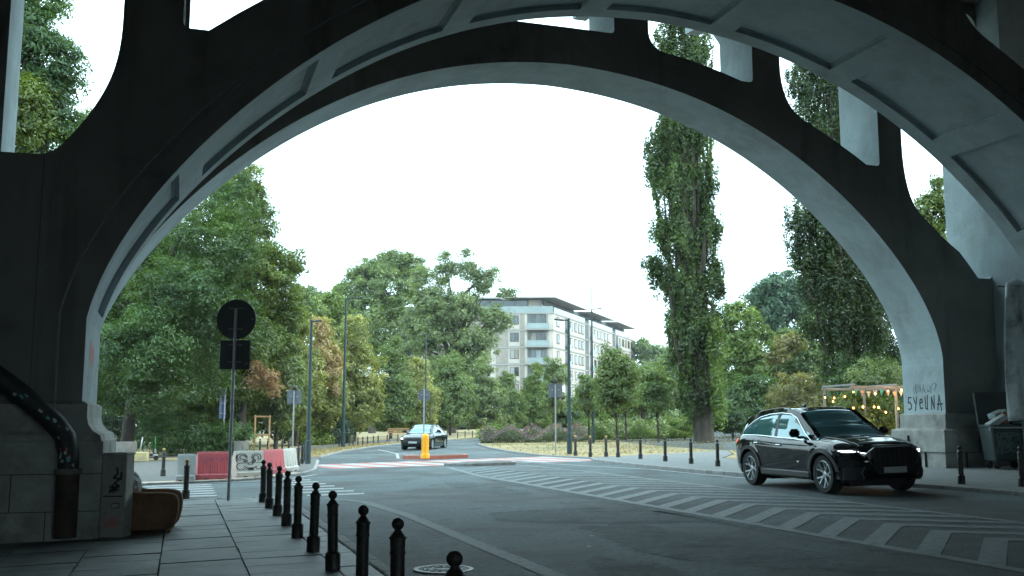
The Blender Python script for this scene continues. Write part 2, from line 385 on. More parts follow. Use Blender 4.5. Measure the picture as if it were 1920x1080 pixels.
mg = MB(); strip(mg, [(-.5,24.8),(2.0,24.75),(3.2,24.2),(3.9,22.6),(4.12,19),(4.1,13.5),(4.05,-5)], .24); mg.build('road_marking', mat('faded_road_paint', (.075,.088,.09), .75, (.15,.165,.168), 7, .2, 60, detail=10), kind='structure')
for k in range(6): strip(mb, [(-.9,27.0+k*.95),(.95,26.6+k*.95)], .42)
for k in range(8): strip(mb, [(3.0+.0*k,25.2+k*1.12),(4.35-.08*k,25.0+k*1.12)], .42)
strip(mb, [(-.7,32.1),(3.0,32.2),(4.4,34.6)], .16)
strip(mb, [(9.5,45.9),(10.7,52),(11.9,46)], .14); strip(mb, [(10.7,52),(11.2,60)], .14)
strip(mb, [(12.6,38.6),(14.4,30),(14.5,24)], .12)
mb.build('road_marking', PAINTW, kind='structure')
mw, mr = MB(), MB(); n = 4.7; k = 0
while n < 15.2:
    u0 = 38.3-.16*(n-4); u1 = 42.3; sh = .9
    if 9.2 < n < 11.9: u0 = 38.9
    t = mr if k % 2 == 0 else mw; wd = .55 if k % 2 == 0 else .60
    t.poly([W(n+sh, u0, off=-.083), W(n+sh+wd, u0, off=-.083), W(n+wd-.2, u1, off=-.083), W(n-.2, u1, off=-.083)])
    n += wd+.02; k += 1
mw.build('road_marking', PAINTW, kind='structure'); mr.build('road_marking', PAINTR, kind='structure')
# asphalt repair patches, a dark edge strip and cracks
mb = MB()
def blob(mb, c, rx, ry, off, rz=0, n=22, jag=.12, rnd=random.Random(2)):
    pts = []
    for i in range(n):
        a = 2*math.pi*i/n; r = 1+rnd.uniform(-jag, jag); x, y = rx*math.cos(a)*r, ry*math.sin(a)*r
        pts.append(W(c[0]+x*math.cos(rz)-y*math.sin(rz), c[1]+x*math.sin(rz)+y*math.cos(rz), off=off))
    mb.poly(pts)
blob(mb, (6.9, 12.5), .9, 3.2, -.0862, .12, 30, .25); blob(mb, (5.0, 9.5), .5, 2.4, -.0861, -.05, 26, .25); blob(mb, (7.4, 25), .5, 3.0, -.0862, .05, 26, .2)
mb.poly([W(*p, off=-.086) for p in ((5.6,18.6),(7.6,18.9),(8.5,17.2),(8.55,14.9),(6.6,15.9),(5.3,17.1))])
mb.poly([W(*p, off=-.086) for p in ((8.35,29),(8.6,29),(8.6,10.4),(8.35,10.4))])  # long dark strip along the left hatching line
blob(mb, (5.6, 46), 2.3, 4.5, -.086, .25)
mb.build('asphalt_patch', ASPH2, kind='structure')
mb = MB(); rnd = random.Random(9)
for (n0_, u0, n1_, u1) in ((4.5,20.5,8.6,19.6),(4.2,17.2,8.6,15.2),(2.5,16,4,15.2),(3.2,25,8.6,27)):
    p = (n0_, u0); m_ = 14
    for i in range(m_):
        q = (n0_+(n1_-n0_)*(i+1)/m_+rnd.uniform(-.07,.07), u0+(u1-u0)*(i+1)/m_+rnd.uniform(-.12,.12))
        strip(mb, [p, q], rnd.uniform(.006,.016), -.0845); p = q
mb.build('road_crack', mat('crack', (.02,.02,.02), .95), kind='structure')
mb = MB()
for p in ((5.9,14.3),(6.2,19.9),(5.1,19.4),(5.4,13.2)): blob(mb, p, .03, .06, -.0835, n=7)
mb.build('litter', PAINTW, kind='stuff')
# manhole cover
mh = gp(832, 1068, -.09)
root = empty('manhole_cover', mh, label='round iron manhole cover set in the asphalt beside the nearest black bollard', cat='manhole cover')
mb = MB(); mb.lathe([(.36,.006),(.36,.012),(.30,.012),(.30,.006)], seg=40); mb.build('frame', mat('worn_iron', (.12,.12,.12), .55, (.22,.22,.215), 20, metal=.3), root)
mb = MB(); mb.lathe([(.285,.004),(.285,.010),(.01,.010)], seg=40)
mb.build('cover', mat('iron_cover', (.05,.05,.05), .6, (.1,.1,.1), 30), root)
mb = MB()
for a in range(16):
    for r in (.12, .2, .25):
        t = a*math.pi/8+(r*9); mb.bbox((r*math.cos(t), r*math.sin(t), .013), (.045,.02,.008), .003, rz=t+math.pi/2)
mb.build('stud', bpy.data.materials['worn_iron'], root, kind='stuff')
# traffic islands
REDK = mat('red_kerb', (.32,.09,.06), .7, (.42,.14,.10), 6, .3, 30)
def island(n0_, n1_, u0, u1, h, m, mt, lab, tip=.9):
    pts = [(n0_+tip,u0),(n1_-tip*.3,u0),(n1_,(u0+u1)/2),(n1_-tip*.3,u1),(n0_+tip,u1),(n0_,(u0+u1)/2)]
    root = empty('traffic_island', W(n0_, u0, off=-.09), label=lab, cat='traffic island')
    inv = Matrix.Translation(-root.location)
    for nm, s_, z0, z1, mm in (('kerb', 1, -.09, -.09+h, m), ('infill', .86, -.09+h*.5, -.09+h+.006, mt)):
        c = (sum(p[0] for p in pts)/6, sum(p[1] for p in pts)/6)
        q = [(c[0]+(p[0]-c[0])*s_, c[1]+(p[1]-c[1])*s_) for p in pts]
        mb = MB(); mb.M = inv; mb.prism(q, lambda p: W(*p, off=z0), lambda p: W(*p, off=z1)); mb.build(nm, mm, root)
island(9.5, 12.4, 43.6, 46.2, .15, REDK, SLAB_E, 'low traffic island with red painted kerb under the yellow bollard')
island(9.4, 12.2, 36.2, 37.9, .10, KERB, SLAB_E, 'low pale stone traffic island between the hatching and the red and white crossing')
# ------------------------------------------------------------------ thin air haze
hz = MB(); hz.box((0, 250, 38), (900, 720, 96)); ho = hz.build('haze', bpy.data.materials.new('haze_air'), kind='stuff')
hm = bpy.data.materials['haze_air']; hm.use_nodes = True; ht = hm.node_tree; ht.nodes.clear()
h_o = ht.nodes.new('ShaderNodeOutputMaterial'); h_v = ht.nodes.new('ShaderNodeVolumePrincipled')
h_v.inputs['Color'].default_value = (.9, .95, 1, 1); h_v.inputs['Density'].default_value = .00022; h_v.inputs['Anisotropy'].default_value = .2
ht.links.new(h_v.outputs[0], h_o.inputs['Volume'])
# ------------------------------------------------------------------ the viaduct: local x = n, y = u
VI = empty('viaduct', (0,0,0), TH, label='grey concrete arch viaduct spanning the road overhead', cat='bridge')
A_, ZS, PW = 11.33, 3.33, 1.5165
def arch(n0, b, grow=0.0, N=96):
    pts = []
    for i in range(N+1):
        an = math.pi*i/N; c, s = math.cos(an), math.sin(an)
        k = 1+.0068*math.sin(2*an)+.0264*(1-math.cos(4*an))+.0046*math.sin(4*an)-.0114*(1-math.cos(6*an))*s
        pts.append((n0+A_*math.copysign(abs(c)**(2/PW), c)*k, ZS+b*abs(s)**(2/PW)*k))
    # smooth the superellipse a little near the ends where its points are sparse
    return pts
def interp(pts, n):
    pts = sorted(pts)
    for a, b in zip(pts[:-1], pts[1:]):
        if a[0] <= n <= b[0]: return a[1]+(b[1]-a[1])*(n-a[0])/max(1e-9, b[0]-a[0])
    return pts[0][1] if n < pts[0][0] else pts[-1][1]
N0N, BN, N0F, BF = 9.8645, 7.6887, 9.3387, 7.8105
DECK = 14.4; WL, WR = -4.15, 22.6
def smoothpath(corners):    # list of (pt, fillet tangent length)
    out = []; m = len(corners)
    for i, (p, r) in enumerate(corners):
        p = Vector(p)
        if r <= 0: out.append(tuple(p)); continue
        a = Vector(corners[i-1][0]); b = Vector(corners[(i+1) % m][0])
        ra = min(r, (a-p).length*.49 if corners[i-1][1] > 0 else (a-p).length*.95); rb = min(r, (b-p).length*.49 if corners[(i+1) % m][1] > 0 else (b-p).length*.95)
        s = p+(a-p).normalized()*ra; e = p+(b-p).normalized()*rb
        for k in range(9):
            t = k/8; out.append(tuple(s*(1-t)**2+p*2*t*(1-t)+e*t*t))
    return out
# extrados curves measured on each rib, mirrored about its centre
FE = [(0,11.98),(2.1,11.97),(2.11,11.70),(3.3,11.53),(4.3,11.30),(5.3,11.0),(6.3,10.55),(7.0,10.15),(7.8,9.75),(8.9,9.12),(10.0,8.35),(10.8,7.72),(11.7,6.95),(12.2,6.6),(13.0,5.6),(13.5,5.0)]
NE = [(0,11.95),(2.0,11.9),(3.5,11.55),(5.0,11.0),(6.5,10.35),(7.5,9.75),(8.8,8.95),(9.3,8.58),(9.7,8.26),(10.2,7.85),(11.0,7.25),(11.9,6.55),(12.8,5.95),(14.0,5.6)]
def ext(tab, x):
    x = abs(x)
    for a, b in zip(tab[:-1], tab[1:]):
        if a[0] <= x <= b[0]: return a[1]+(b[1]-a[1])*(x-a[0])/(b[0]-a[0])
    return tab[-1][1]
def opening(n0, tab, xa, xb, flat=.45, big=1.3, wall=False):
    """spandrel opening between offsets xa < xb from the crown (positive side); returned in offset coords"""
    zt = DECK-.35
    body = []
    xs = [xa+(xb-flat-xa)*i/8 for i in range(9)]
    lo = ext(tab, xb-flat)
    c = [((xa, zt), .55)]
    # high corner: column flares into the back of the rib
    c.append(((xa, ext(tab, xa)), big))
    for x in xs[2 if big > .3 else 1:]: c.append(((x, ext(tab, x)), .0))
    c.append(((xb, lo-.0), .12)); c.append(((xb, zt), .55))
    return smoothpath(c)
def rib(n0, b, u0, u1, tab, openings, name, coffers, m):
    intr = arch(n0, b)
    outer = [(WR+.6, DECK), (WR+.6, -.2), (n0+A_, H(n0+A_)-.3)]
    outer = [(WR+.6, DECK), (WR+.6, -.3), (intr[0][0], -.3)] + intr + [(intr[-1][0], -.3), (WL-.6, -.3), (WL-.6, DECK)]
    k0 = 3; k1 = 3+len(intr)-1
    skip = {(0, i) for i in range(k0-1, k1+1)}
    holes = []
    for side, xa, xb, fl, bg_ in openings:
        q = opening(n0, tab, xa, xb, fl, bg_)
        if coffers and xa > 10: q = smoothpath([((10.98,DECK-.35),.5),((11.03,7.9),.4),((11.16,7.25),.35),((11.48,6.6),.3),((11.88,6.05),.2),((12.1,5.93),.1),((13.95,5.90),.1),((13.95,DECK-.35),.5)])
        holes.append([(n0+side*x, z) for x, z in q])
    mb = MB(); mb.holed([outer]+holes, lambda p: (p[0], u0, p[1]), lambda p: (p[0], u1, p[1]), skip)
    o = mb.build(name, [m, m if coffers else CONC_LIT], VI)  # far reveals take the pale copy that paints skylight on them
    # soffit
    mb = MB()
    def P(i, u, d=0):
        a = Vector(intr[max(0, i-1)]); c = Vector(intr[min(len(intr)-1, i+1)]); t = (c-a).normalized(); nn = Vector((-t.y, t.x))
        if nn.dot(Vector((n0, 3))-Vector(intr[i])) > 0: nn = -nn
        p = Vector(intr[i])+nn*d; return (p.x, u, p.y)
    nI = len(intr)-1
    if not coffers:
        for i in range(nI): mb.quad(P(i,u0), P(i+1,u0), P(i+1,u1), P(i,u1))
    else:
        ma, mb_ = .42, .42
        ua, ub = u0+ma, u1-mb_; st = .07; D1, D2 = .095, .11
        # arc-length stations for the panels
        Ls = [0]
        for i in range(nI): Ls.append(Ls[-1]+(Vector(intr[i+1])-Vector(intr[i])).length)
        def PL_(s, u, d):
            s = min(max(s, 0), Ls[-1])
            for i in range(nI):
                if Ls[i] <= s <= Ls[i+1]+1e-9:
                    t = (s-Ls[i])/max(1e-9, Ls[i+1]-Ls[i]); return Vector(P(i,u,d)).lerp(Vector(P(i+1,u,d)), t)
        tot = Ls[-1]; npan = 9; mar = .25; gap = .62
        edges = []; wpan = (tot-2*mar-gap*(npan-1))/npan; s = mar
        for k in range(npan): edges.append((s, s+wpan)); s += wpan+gap
        def ringq(s0, s1, uu0, uu1, d, n=1):
            for j in range(n):
                a, c = s0+(s1-s0)*j/n, s0+(s1-s0)*(j+1)/n
                mb.quad(PL_(a,uu0,d), PL_(c,uu0,d), PL_(c,uu1,d), PL_(a,uu1,d))
        SEG = 12
        def wallq(s0, s1, uu, d0, d1, n=SEG):
            for j in range(n):
                a, c = s0+(s1-s0)*j/n, s0+(s1-s0)*(j+1)/n
                mb.quad(PL_(a,uu,d0), PL_(c,uu,d0), PL_(c,uu,d1), PL_(a,uu,d1))
        def endq(s, uu0, uu1, d0, d1): mb.quad(PL_(s,uu0,d0), PL_(s,uu1,d0), PL_(s,uu1,d1), PL_(s,uu0,d1))
        last = 0
        for (s0, s1) in edges:
            ringq(last, s0, u0, u1, 0, 3); last = s1
            ringq(s0, s1, u0, ua, 0, SEG); ringq(s0, s1, ub, u1, 0, SEG)
            wallq(s0, s1, ua, 0, D1); wallq(s0, s1, ub, 0, D1); endq(s0, ua, ub, 0, D1); endq(s1, ua, ub, 0, D1)
            # ledge then deeper panel
            ringq(s0, s1, ua, ua+st, D1, SEG); ringq(s0, s1, ub-st, ub, D1, SEG)
            ringq(s0, s0+st, ua+st, ub-st, D1); ringq(s1-st, s1, ua+st, ub-st, D1)
            wallq(s0+st, s1-st, ua+st, D1, D2); wallq(s0+st, s1-st, ub-st, D1, D2); endq(s0+st, ua+st, ub-st, D1, D2); endq(s1-st, ua+st, ub-st, D1, D2)
            ringq(s0+st, s1-st, ua+st, ub-st, D2, SEG)
        ringq(last, tot, u0, u1, 0, 3)
    for q in (intr[0], intr[-1]): mb.quad((q[0],u0,-.3), (q[0],u1,-.3), (q[0],u1,q[1]), (q[0],u0,q[1]))
    sf = mb.build('soffit', CONC_LIT, o, fix=False, label='coffered underside of the near arch' if coffers else 'plain pale underside of the far arch')
    # raised arris band along the near face of the arch
    mb = MB()
    for i in range(nI):
        for (d0, d1, e) in ((.30,.335,.03),):
            a0, a1, c0, c1 = Vector(P(i,u0,d0)), Vector(P(i,u0,d1)), Vector(P(i+1,u0,d0)), Vector(P(i+1,u0,d1)); f = Vector((0,-e,0))
            mb.quad(a0+f, c0+f, c1+f, a1+f); mb.quad(a0, c0, c0+f, a0+f); mb.quad(a1, c1, c1+f, a1+f)
    if coffers: mb.build('edge_moulding', m, o, fix=False)
    return o, intr
OPN = [(s, a, b, f, g) for s in (1, -1) for (a, b, f, g) in ((2.2,5.25,.35,.5),(6.15,9.45,.5,1.1),(10.3,13.5,.7,1.6))]
OPNEAR = [(s, a, b, f, g) for s in (1, -1) for (a, b, f, g) in ((2.2,5.2,.35,.5),(6.1,10.08,.42,.9),(10.98,14.0,1.0,2.2))] + []
OPF = [(s, a, b, f, g) for s in (1, -1) for (a, b, f, g) in ((2.25,5.42,.35,.55),(6.3,9.5,.45,1.2),(10.3,13.26,.5,1.7))] + [(1, -1.72, 1.25, .3, .3)]
nearrib, NI = rib(N0N, BN, 17.25, 20.19, NE, OPNEAR, 'arch_rib', True, CONC)
farrib, FI = rib(N0F, BF, 23.74, 25.49, FE, OPF, 'arch_rib', False, CONC)
# deck, its cross beams and brackets
mb = MB(); mb.box((9.4, -7, DECK+.45), (90, 69.0, .9)); mb.build('deck', CONC, VI)  # stretched unseen behind the viewer to cut light on the rib faces
mb = MB()
for n in (-.6, 3.4, 7.3, 11.2, 15.2, 19.2):
    mb.box((n, -7, DECK-.35), (.55, 60, .7))
mb.build('cross_beam', CONC, VI)
for side in (1, -1):
    for x in (1.72+.25, 5.86, 9.9):
        pr = [(25.49, DECK), (28.0, DECK), (28.0, DECK-.25)] + [(25.49+2.5*(1-math.sin(t*math.pi/16)), DECK-.25-2.6*(1-math.cos(t*math.pi/16))) for t in range(0, 9)]
        q = [(25.49, DECK), (28.0, DECK), (28.0, DECK-.3)]
        for t in range(1, 9):
            a = t/8*math.pi/2; q.append((28.0-2.5*math.sin(a), DECK-.3-2.4*(1-math.cos(a))))
        n = N0F+side*x
        mb = MB(); mb.prism(q, lambda p: (n-.22, p[0], p[1]), lambda p: (n+.22, p[0], p[1])); mb.build('bracket', CONC_LIT, VI)
# abutment walls either side, run on unseen behind the viewer to block light
for nm, n0_, n1_, ua_, ub_, m_ in (('abutment', WR, WR+2.2, -40, 20.2, CONC), ('abutment', WR, WR+2.2, 20.2, 25.485, CONC_LIT), ('abutment', WL-2.2, WL, -40, 25.485, CONC)):  # right wall in dark and pale copies, painting shade and skylight
    mb = MB(); mb.box(((n0_+n1_)/2, (ua_+ub_)/2, 7.1), (n1_-n0_, ub_-ua_, 14.6)); mb.build(nm, m_, VI)
# unseen rib added behind the viewer to darken the arch faces
mb = MB(); ib = arch(9.6, 7.4)
mb.holed([[(WR+.6, DECK), (WR+.6, -.3), (ib[0][0], -.3)]+ib+[(ib[-1][0], -.3), (WL-.6, -.3), (WL-.6, DECK)]], lambda p: (p[0], -40, p[1]), lambda p: (p[0], -38, p[1])); mb.build('arch_rib', CONC, VI)
# stone footings of the arches (profile in offset from the arch face, z)
def footing(nf, sgn, u0, u1, zt, name='stone_footing', zb=-.2, plain=False):
    pr = [(.36,zb),(.36,zt-.62),(.33,zt-.60),(.31,zt-.52),(.20,zt-.46),(.12,zt-.36),(.09,zt-.24),(.09,zt-.04),(.03,zt),(-.4,zt),(-.4,zb)]
    if plain: pr = [(.30,zb),(.30,zt-.50),(.27,zt-.47),(.12,zt-.44),(.10,zt-.40),(.10,zt-.05),(.07,zt),(-.4,zt),(-.4,zb)]
    mb = MB(); e = .09
    # three nested steps so that the near face is moulded too
    rg = []
    for o_, z in pr[:-2]:
        x1 = nf-sgn*o_; x0 = nf+sgn*3.2
        rg.append([mb.V(p) for p in ((x1,u0-o_*.8,z),(x0,u0-o_*.8,z),(x0,u1+o_*.8,z),(x1,u1+o_*.8,z))])
    mb.rings(rg, True)
    o = mb.build(name, STONE, VI)
    mb = MB()       # joints
    g = .012
    for k, z in enumerate([q for q in (.42+H(nf), .98+H(nf)) if q < zt-.68]):
        x1 = nf-sgn*.363; mb.box(((x1+nf+sgn*3)/2, (u0+u1)/2, z), (abs(nf+sgn*3-x1), u1-u0+.582, g))
    for k, f_ in enumerate((.3,.7,.5)):
        z0, z1 = (H(nf)+(-.1,.42,.98)[k], H(nf)+(.42,.98,zt-.62)[k])
        z1 = min(z1, zt-.64)
        if z1 > z0: mb.box((nf-sgn*.2, u0+(u1-u0)*f_, (z0+z1)/2), (.33, .014, z1-z0))
        if z1 > z0: mb.box((nf+sgn*(.4+.5*k), (u0+u1)/2, (z0+z1)/2), (.014, u1-u0+.582, z1-z0))
    mb.build('joint', mat('mortar', (.05,.05,.045), .95), o)
    return o
footing(NI[-1][0], -1, 17.25, 20.19, 2.02)
footing(FI[0][0], 1, 23.74, 25.49, 1.97, plain=True)
footing(NI[0][0], 1, 17.25, 20.19, 1.97)
footing(FI[-1][0], -1, 23.74, 25.49, 2.0)
# shallow wall joints and inset panel on the near left pier
mb = MB()
for nn in (-2.22,):
    mb.box((nn, 17.24, 3.9), (.02, .03, 4.0))
mb.box((-3.4, 17.2, 2.0), (3.6, .12, .05))
mb.build('wall_joint', mat('joint_grey', (.13,.13,.12), .9), VI)  # joint strips in a flat darker grey
mb = MB(); mb.bbox((-3.4,17.18,.66), (2.4,.16,1.45), .02); mb.build('plinth', STONE, VI)
# graffiti
def stroke(mb, pts, wid, f):
    pts = [Vector(p) for p in pts]
    for a, b in zip(pts[:-1], pts[1:]):
        if (b-a).length < 1e-6: continue
        dr = (b-a).normalized(); pr = Vector((-dr.y, dr.x))*wid/2; a2 = a-dr*wid*.3; b2 = b+dr*wid*.3
        mb.poly([f(a2+pr), f(b2+pr), f(b2-pr), f(a2-pr)])
GL = {'5': [[(.8,1),(.15,1),(.1,.55),(.5,.6),(.75,.4),(.7,.12),(.35,0),(.05,.08)]], 'Y': [[(0,1),(.35,.5)],[(.75,1.02),(.3,-.1)]],
      'e': [[(.05,.5),(.65,.6),(.55,.85),(.2,.8),(.05,.45),(.2,.08),(.7,.12)]], 'U': [[(0,1),(.05,.1),(.4,0),(.5,1.15)]], 'V': [[(0,1.1),(.35,-.05),(.6,1.1)]],
      'N': [[(0,0),(.08,1),(.55,.05),(.65,1.1)]], 'A': [[(0,-.05),(.4,1.1),(.8,-.1)],[(-.05,.4),(1.05,.42)]], 'J': [[(.4,1),(.45,.1),(.1,.0)],[(.0,1),(.75,1)]]}
def word(mb, s, x0, z0, h, wch, wid, f, gap=.28):
    x = x0
    for ch in s:
        for st in GL.get(ch, []): stroke(mb, [(x+p[0]*wch, z0+p[1]*h) for p in st], wid, f)
        x += wch*(1+gap)
BLK = mat('black_spray', (.02,.022,.025), .6); FADE = mat('faded_spray', (.11,.11,.12), .7); REDS = mat('red_spray', (.42,.14,.13), .7, (.5,.22,.2), 8)
fx = FI[0][0]-.004
ff = lambda p: (fx, 25.4-p[0], p[1])
z1 = 2.03
mb = MB(); word(mb, '5YeUNA', .10, z1+.05, .36, .195, .040, ff); mb.build('graffiti', BLK, VI, fix=False, label='black sprayed word on the foot of the far arch')
mb = MB(); rnd = random.Random(4)
x = .35
for k in range(9):
    pts = [(x+rnd.uniform(0,.14), z1+.5+rnd.uniform(0,.32)) for _ in range(5)]; stroke(mb, pts, .014, ff); x += .11
mb.build('graffiti', FADE, VI, fix=False, label='thin faded scribble above the black word')
nx = NI[-1][0]+.004
fn = lambda p: (nx, p[0], p[1])
mb = MB()
for (c, z, r) in ((18.3,2.85,.22),(18.75,2.82,.19)):
    mb.poly([(nx, c+r*math.cos(t)*(1+.15*math.sin(3*t)), z+r*math.sin(t)*(1+.1*math.cos(5*t))) for t in [i*2*math.pi/18 for i in range(18)]])
mb.build('graffiti', REDS, VI, fix=False, label='faint red sprayed blotches on the near arch')
mb = MB()
for k in range(14):
    cx, cz = rnd.uniform(17.6,19.8), rnd.uniform(2.15,2.75)
    stroke(mb, [(cx+rnd.uniform(-.12,.12), cz+rnd.uniform(-.1,.1)) for _ in range(4)], .012, fn)
mb.build('graffiti', FADE, VI, fix=False)
# pipes on the near left pier
uP = 16.85
pts = [atu(*p, uP) for p in ((-60,655),(-20,695),(35,735),(75,768),(105,795),(122,818),(128,850),(128,884))]
root = empty('rain_pipe', VI.matrix_world @ Vector((0,0,0)), TH, label='thick black sticker covered pipe slanting down the near left pier', cat='pipe')
root.location = W(-2, uP, 0); ox, oy = -2, uP
mb = MB(); mb.tube([(n-ox, 0, z) for n, z in pts], .155, 14); mb.build('pipe', mat('black_pipe', (.014,.018,.02), .6, (.03,.035,.036), 8, .5, 14), root, smooth=True)
b0 = pts[-1]
mb = MB(); mb.tube([(b0[0]-ox, 0, b0[1]+.04), (b0[0]-ox, 0, b0[1]-.04)], .20, 14); mb.build('collar', mat('rust_collar', (.1,.09,.08), .8, (.16,.14,.12), 8), root)
mb = MB(); mb.tube([(b0[0]-ox, 0, b0[1]-.04), (b0[0]-ox, 0, -.02)], [.165,.165], 14); mb.build('lower_pipe', mat('rust_pipe', (.03,.022,.018), .8, (.07,.045,.035), 5, .4, 14), root, smooth=True)
STK = [mat('sticker_white', (.5,.52,.5), .6, (.35,.36,.36), 30), mat('sticker_teal', (.05,.28,.30), .5), mat('sticker_red', (.4,.06,.05), .5), mat('sticker_grey', (.2,.21,.2), .6, (.4,.42,.4), 40)]
rnd = random.Random(12); sm = [MB() for _ in range(4)]
for k in range(24):
    t = rnd.random()**.8*(len(pts)-1.01); i = int(t); f_ = t-i
    n = pts[i][0]*(1-f_)+pts[i+1][0]*f_; z = pts[i][1]*(1-f_)+pts[i+1][1]*f_
    an = rnd.uniform(-.9,.9); w_, h_ = rnd.uniform(.03,.075), rnd.uniform(.02,.05)
    dn = pts[i+1][0]-pts[i][0]; dz = pts[i+1][1]-pts[i][1]; l = math.hypot(dn, dz); tx, tz = dn/l, dz/l
    off = math.sin(an)*.13; cn_ = (n-ox-tz*off, -math.cos(an)*.156-.012, z+tx*off)
    q = sm[rnd.choice((0,0,3,3,1,2))]
    q.bbox(cn_, (w_, .006, h_), .002, rot=Matrix.Rotation(-math.atan2(tz, tx)+rnd.uniform(-.4,.4), 4, 'Y') @ Matrix.Rotation(-an*.6, 4, 'X'))
for q, m_ in zip(sm, STK):
    if q.v: split_build(q, 'sticker', m_, root)
root = empty('conduit', W(-1.5, 17.2, 0), TH, label='thin grey metal conduit following the edge of the near arch', cat='conduit')
mb = MB(); cp = []
for i in range(58, 97):
    p = Vector(NI[i]); a = Vector(NI[max(0,i-1)]); c = Vector(NI[min(96,i+1)]); t = (c-a).normalized(); nn = Vector((-t.y, t.x))
    if nn.dot(Vector((N0N, 3))-p) > 0: nn = -nn
    q = p+nn*.40; cp.append((q.x+1.5, .02, q.y))
x_ = cp[-1][0]; cp += [(x_, .02, 2.1), (x_+.02, -.1, 1.9), (x_+.12, -.3, 1.6), (x_+.12, -.32, .02)]
mb.tube(cp, .022, 6); mb.build('conduit_tube', mat('conduit_grey', (.22,.23,.23), .6, (.3,.31,.31), 8), root, smooth=True)
# dark notice board at the far left
root = empty('notice_board', W(-3.0, 16.6, 0), TH, label='dark framed board with stickers leaning against the pier at the left picture edge', cat='board')
mb = MB(); mb.bbox((-.4, 0, .75), (1.0,.05,1.5), .03); mb.build('panel', mat('board_black', (.01,.012,.013), .7, (.02,.02,.02), 8), root)
mb = MB(); mb.tube([(.12,-.03,0),(.12,-.03,1.5),(-.9,-.03,1.5)], .02, 6); mb.build('frame', BLACKM, root)
mb = MB()
for k in range(7): mb.bbox((rnd.uniform(-.2,.06), -.034, .85+.09*k), (.09,.006,.05), .002)
split_build(mb, 'sticker', STK[0], root)
mb = MB(); mb.bbox((0,-.034,1.42),(.1,.006,.06),.002); mb.build('sticker', STK[2], root)
# ------------------------------------------------------------------ bollards
def make_bollard(h, top):
    root = empty('bollard', (0,0,0)); s = h/.9
    mb = MB(); mb.lathe([(.088*s,-.1),(.088*s,.17*s),(.082*s,.19*s),(.066*s,.205*s),(.060*s,.21*s),(.060*s,.60*s),(.068*s,.605*s),(.068*s,.622*s),(.062*s,.63*s),(.064*s,.72*s),(.073*s,.725*s),(.073*s,.74*s),(.062*s,.75*s),(.045*s,.772*s),(.030*s,.79*s),(.026*s,.80*s)], seg=20)
    mb.build('post', BLACKM, root, smooth=True)
    mb = MB(); z = .845*s; r = .052*s
    mb.lathe([(.026*s,.80*s)]+[(max(.004, r*math.sin(math.pi*k/10)), z-r*math.cos(math.pi*k/10)) for k in range(1, 11)], seg=20); mb.build('ball_finial', top, root, smooth=True)
    return root
LBL = ['nearest black ball topped bollard, cut off by the bottom edge of the picture','second nearest black bollard along the left pavement kerb','third black bollard from the camera along the left kerb','fourth black bollard from the camera along the left kerb','fifth black bollard from the camera along the left kerb','sixth black bollard from the camera along the left kerb','seventh black bollard from the camera along the left kerb','eighth black bollard from the camera along the left kerb','ninth black bollard from the camera, last but one of the left kerb row','farthest black bollard of the left kerb row, beside the white barrier']
base_px = [(858,1166),(747,1118),(681,1094.6),(624,1068),(587,1034),(557.5,1007),(537,985.4),(520,966.7),(505,952.3),(493,941.4)]
us_ = [8.55, 10.3, 12.05, 13.83, 15.6, 17.4, 19.25, 21.0, 22.65]
# measured positions: heads of the nearest three give their distance
near = []
for hx, hy in ((858,1034),(747,972),(681,947)):
    r = ray(hx, hy+5); n, u = NU(r.x, r.y); t = (CH-.88)/(-r.z); near.append((r.x*t, r.y*t))
b0 = make_bollard(.9, BLACKM); G1 = 'black bollards lining the left pavement kerb'
for i, (px, py) in enumerate(base_px):
    o = b0 if i == 0 else copy_tree(b0)
    if i < 3: X, Y = near[i]; p = Vector((X, Y, gz(X, Y)))
    else: p = gp(px, py)
    o.location = p; tag(o, LBL[i], 'bollard', G1); o.rotation_euler = (R(random.uniform(-1.6,1.6)), R(random.uniform(-1.6,1.6)), random.random())
g0 = make_bollard(.9, GOLD); G2 = 'gold topped bollards by the side street'
for i, ((px, py), l) in enumerate([((348,935),'gold topped bollard at the corner of the pavement left of the tall sign pole'),((305.5,891),'gold topped bollard on the plaza beside the parked scooter')]):
    o = g0 if i == 0 else copy_tree(g0); o.location = gp(px, py); tag(o, l, 'bollard', G2)
b1 = make_bollard(.84, BLACKM); b2 = make_bollard(.84, GOLD); used = set()
RB = [(1079,854,1,'small gold topped bollard right next to the green lamp post on the dry lawn edge'),(1107,856,1,'gold topped bollard, second to the right of the green lamp post'),(1136.5,856,1,'gold topped bollard, third to the right of the green lamp post'),
 (1159,857,0,'first black topped bollard after the three gold topped ones on the right pavement'),(1201,860,0,'black bollard on the right pavement left of the poplar, second black one'),(1247.5,864.5,0,'black bollard on the right pavement just left of the poplar trunk'),
 (1296,869,0,'black bollard in front of the poplar trunk, last but one before the black car'),(1346,874,0,'black bollard closest behind the rear of the black car'),(1803,907,0,'black bollard in front of the dark waste container at right'),(1917,912,0,'black bollard cut by the right picture edge')]
for px, py, g, l in RB:
    s_ = b2 if g else b1
    o = s_ if g not in used else copy_tree(s_)
    used.add(g); o.location = gp(px, py); tag(o, l, 'bollard', 'bollards along the right pavement')
far_b = [(487,851),(502,850),(529,849),(541,849.5),(559,872),(566,868),(571,864)]
fb = make_bollard(.8, BLACKM)
for i, (px, py) in enumerate(far_b):
    o = fb if i == 0 else copy_tree(fb); o.location = gp(px, py)
    tag(o, ['small dark bollard behind the red barrier, leftmost of the far group','small dark bollard behind the red barrier beside the wooden tree stakes','small dark bollard behind the pale barrier','small dark bollard just left of the small sign pole','dark bollard beside the green lamp post foot, nearest of three','dark bollard beside the green lamp post foot, middle of three','dark bollard touching the green lamp post, farthest of three'][i], 'bollard', 'small bollards at the far crossing')
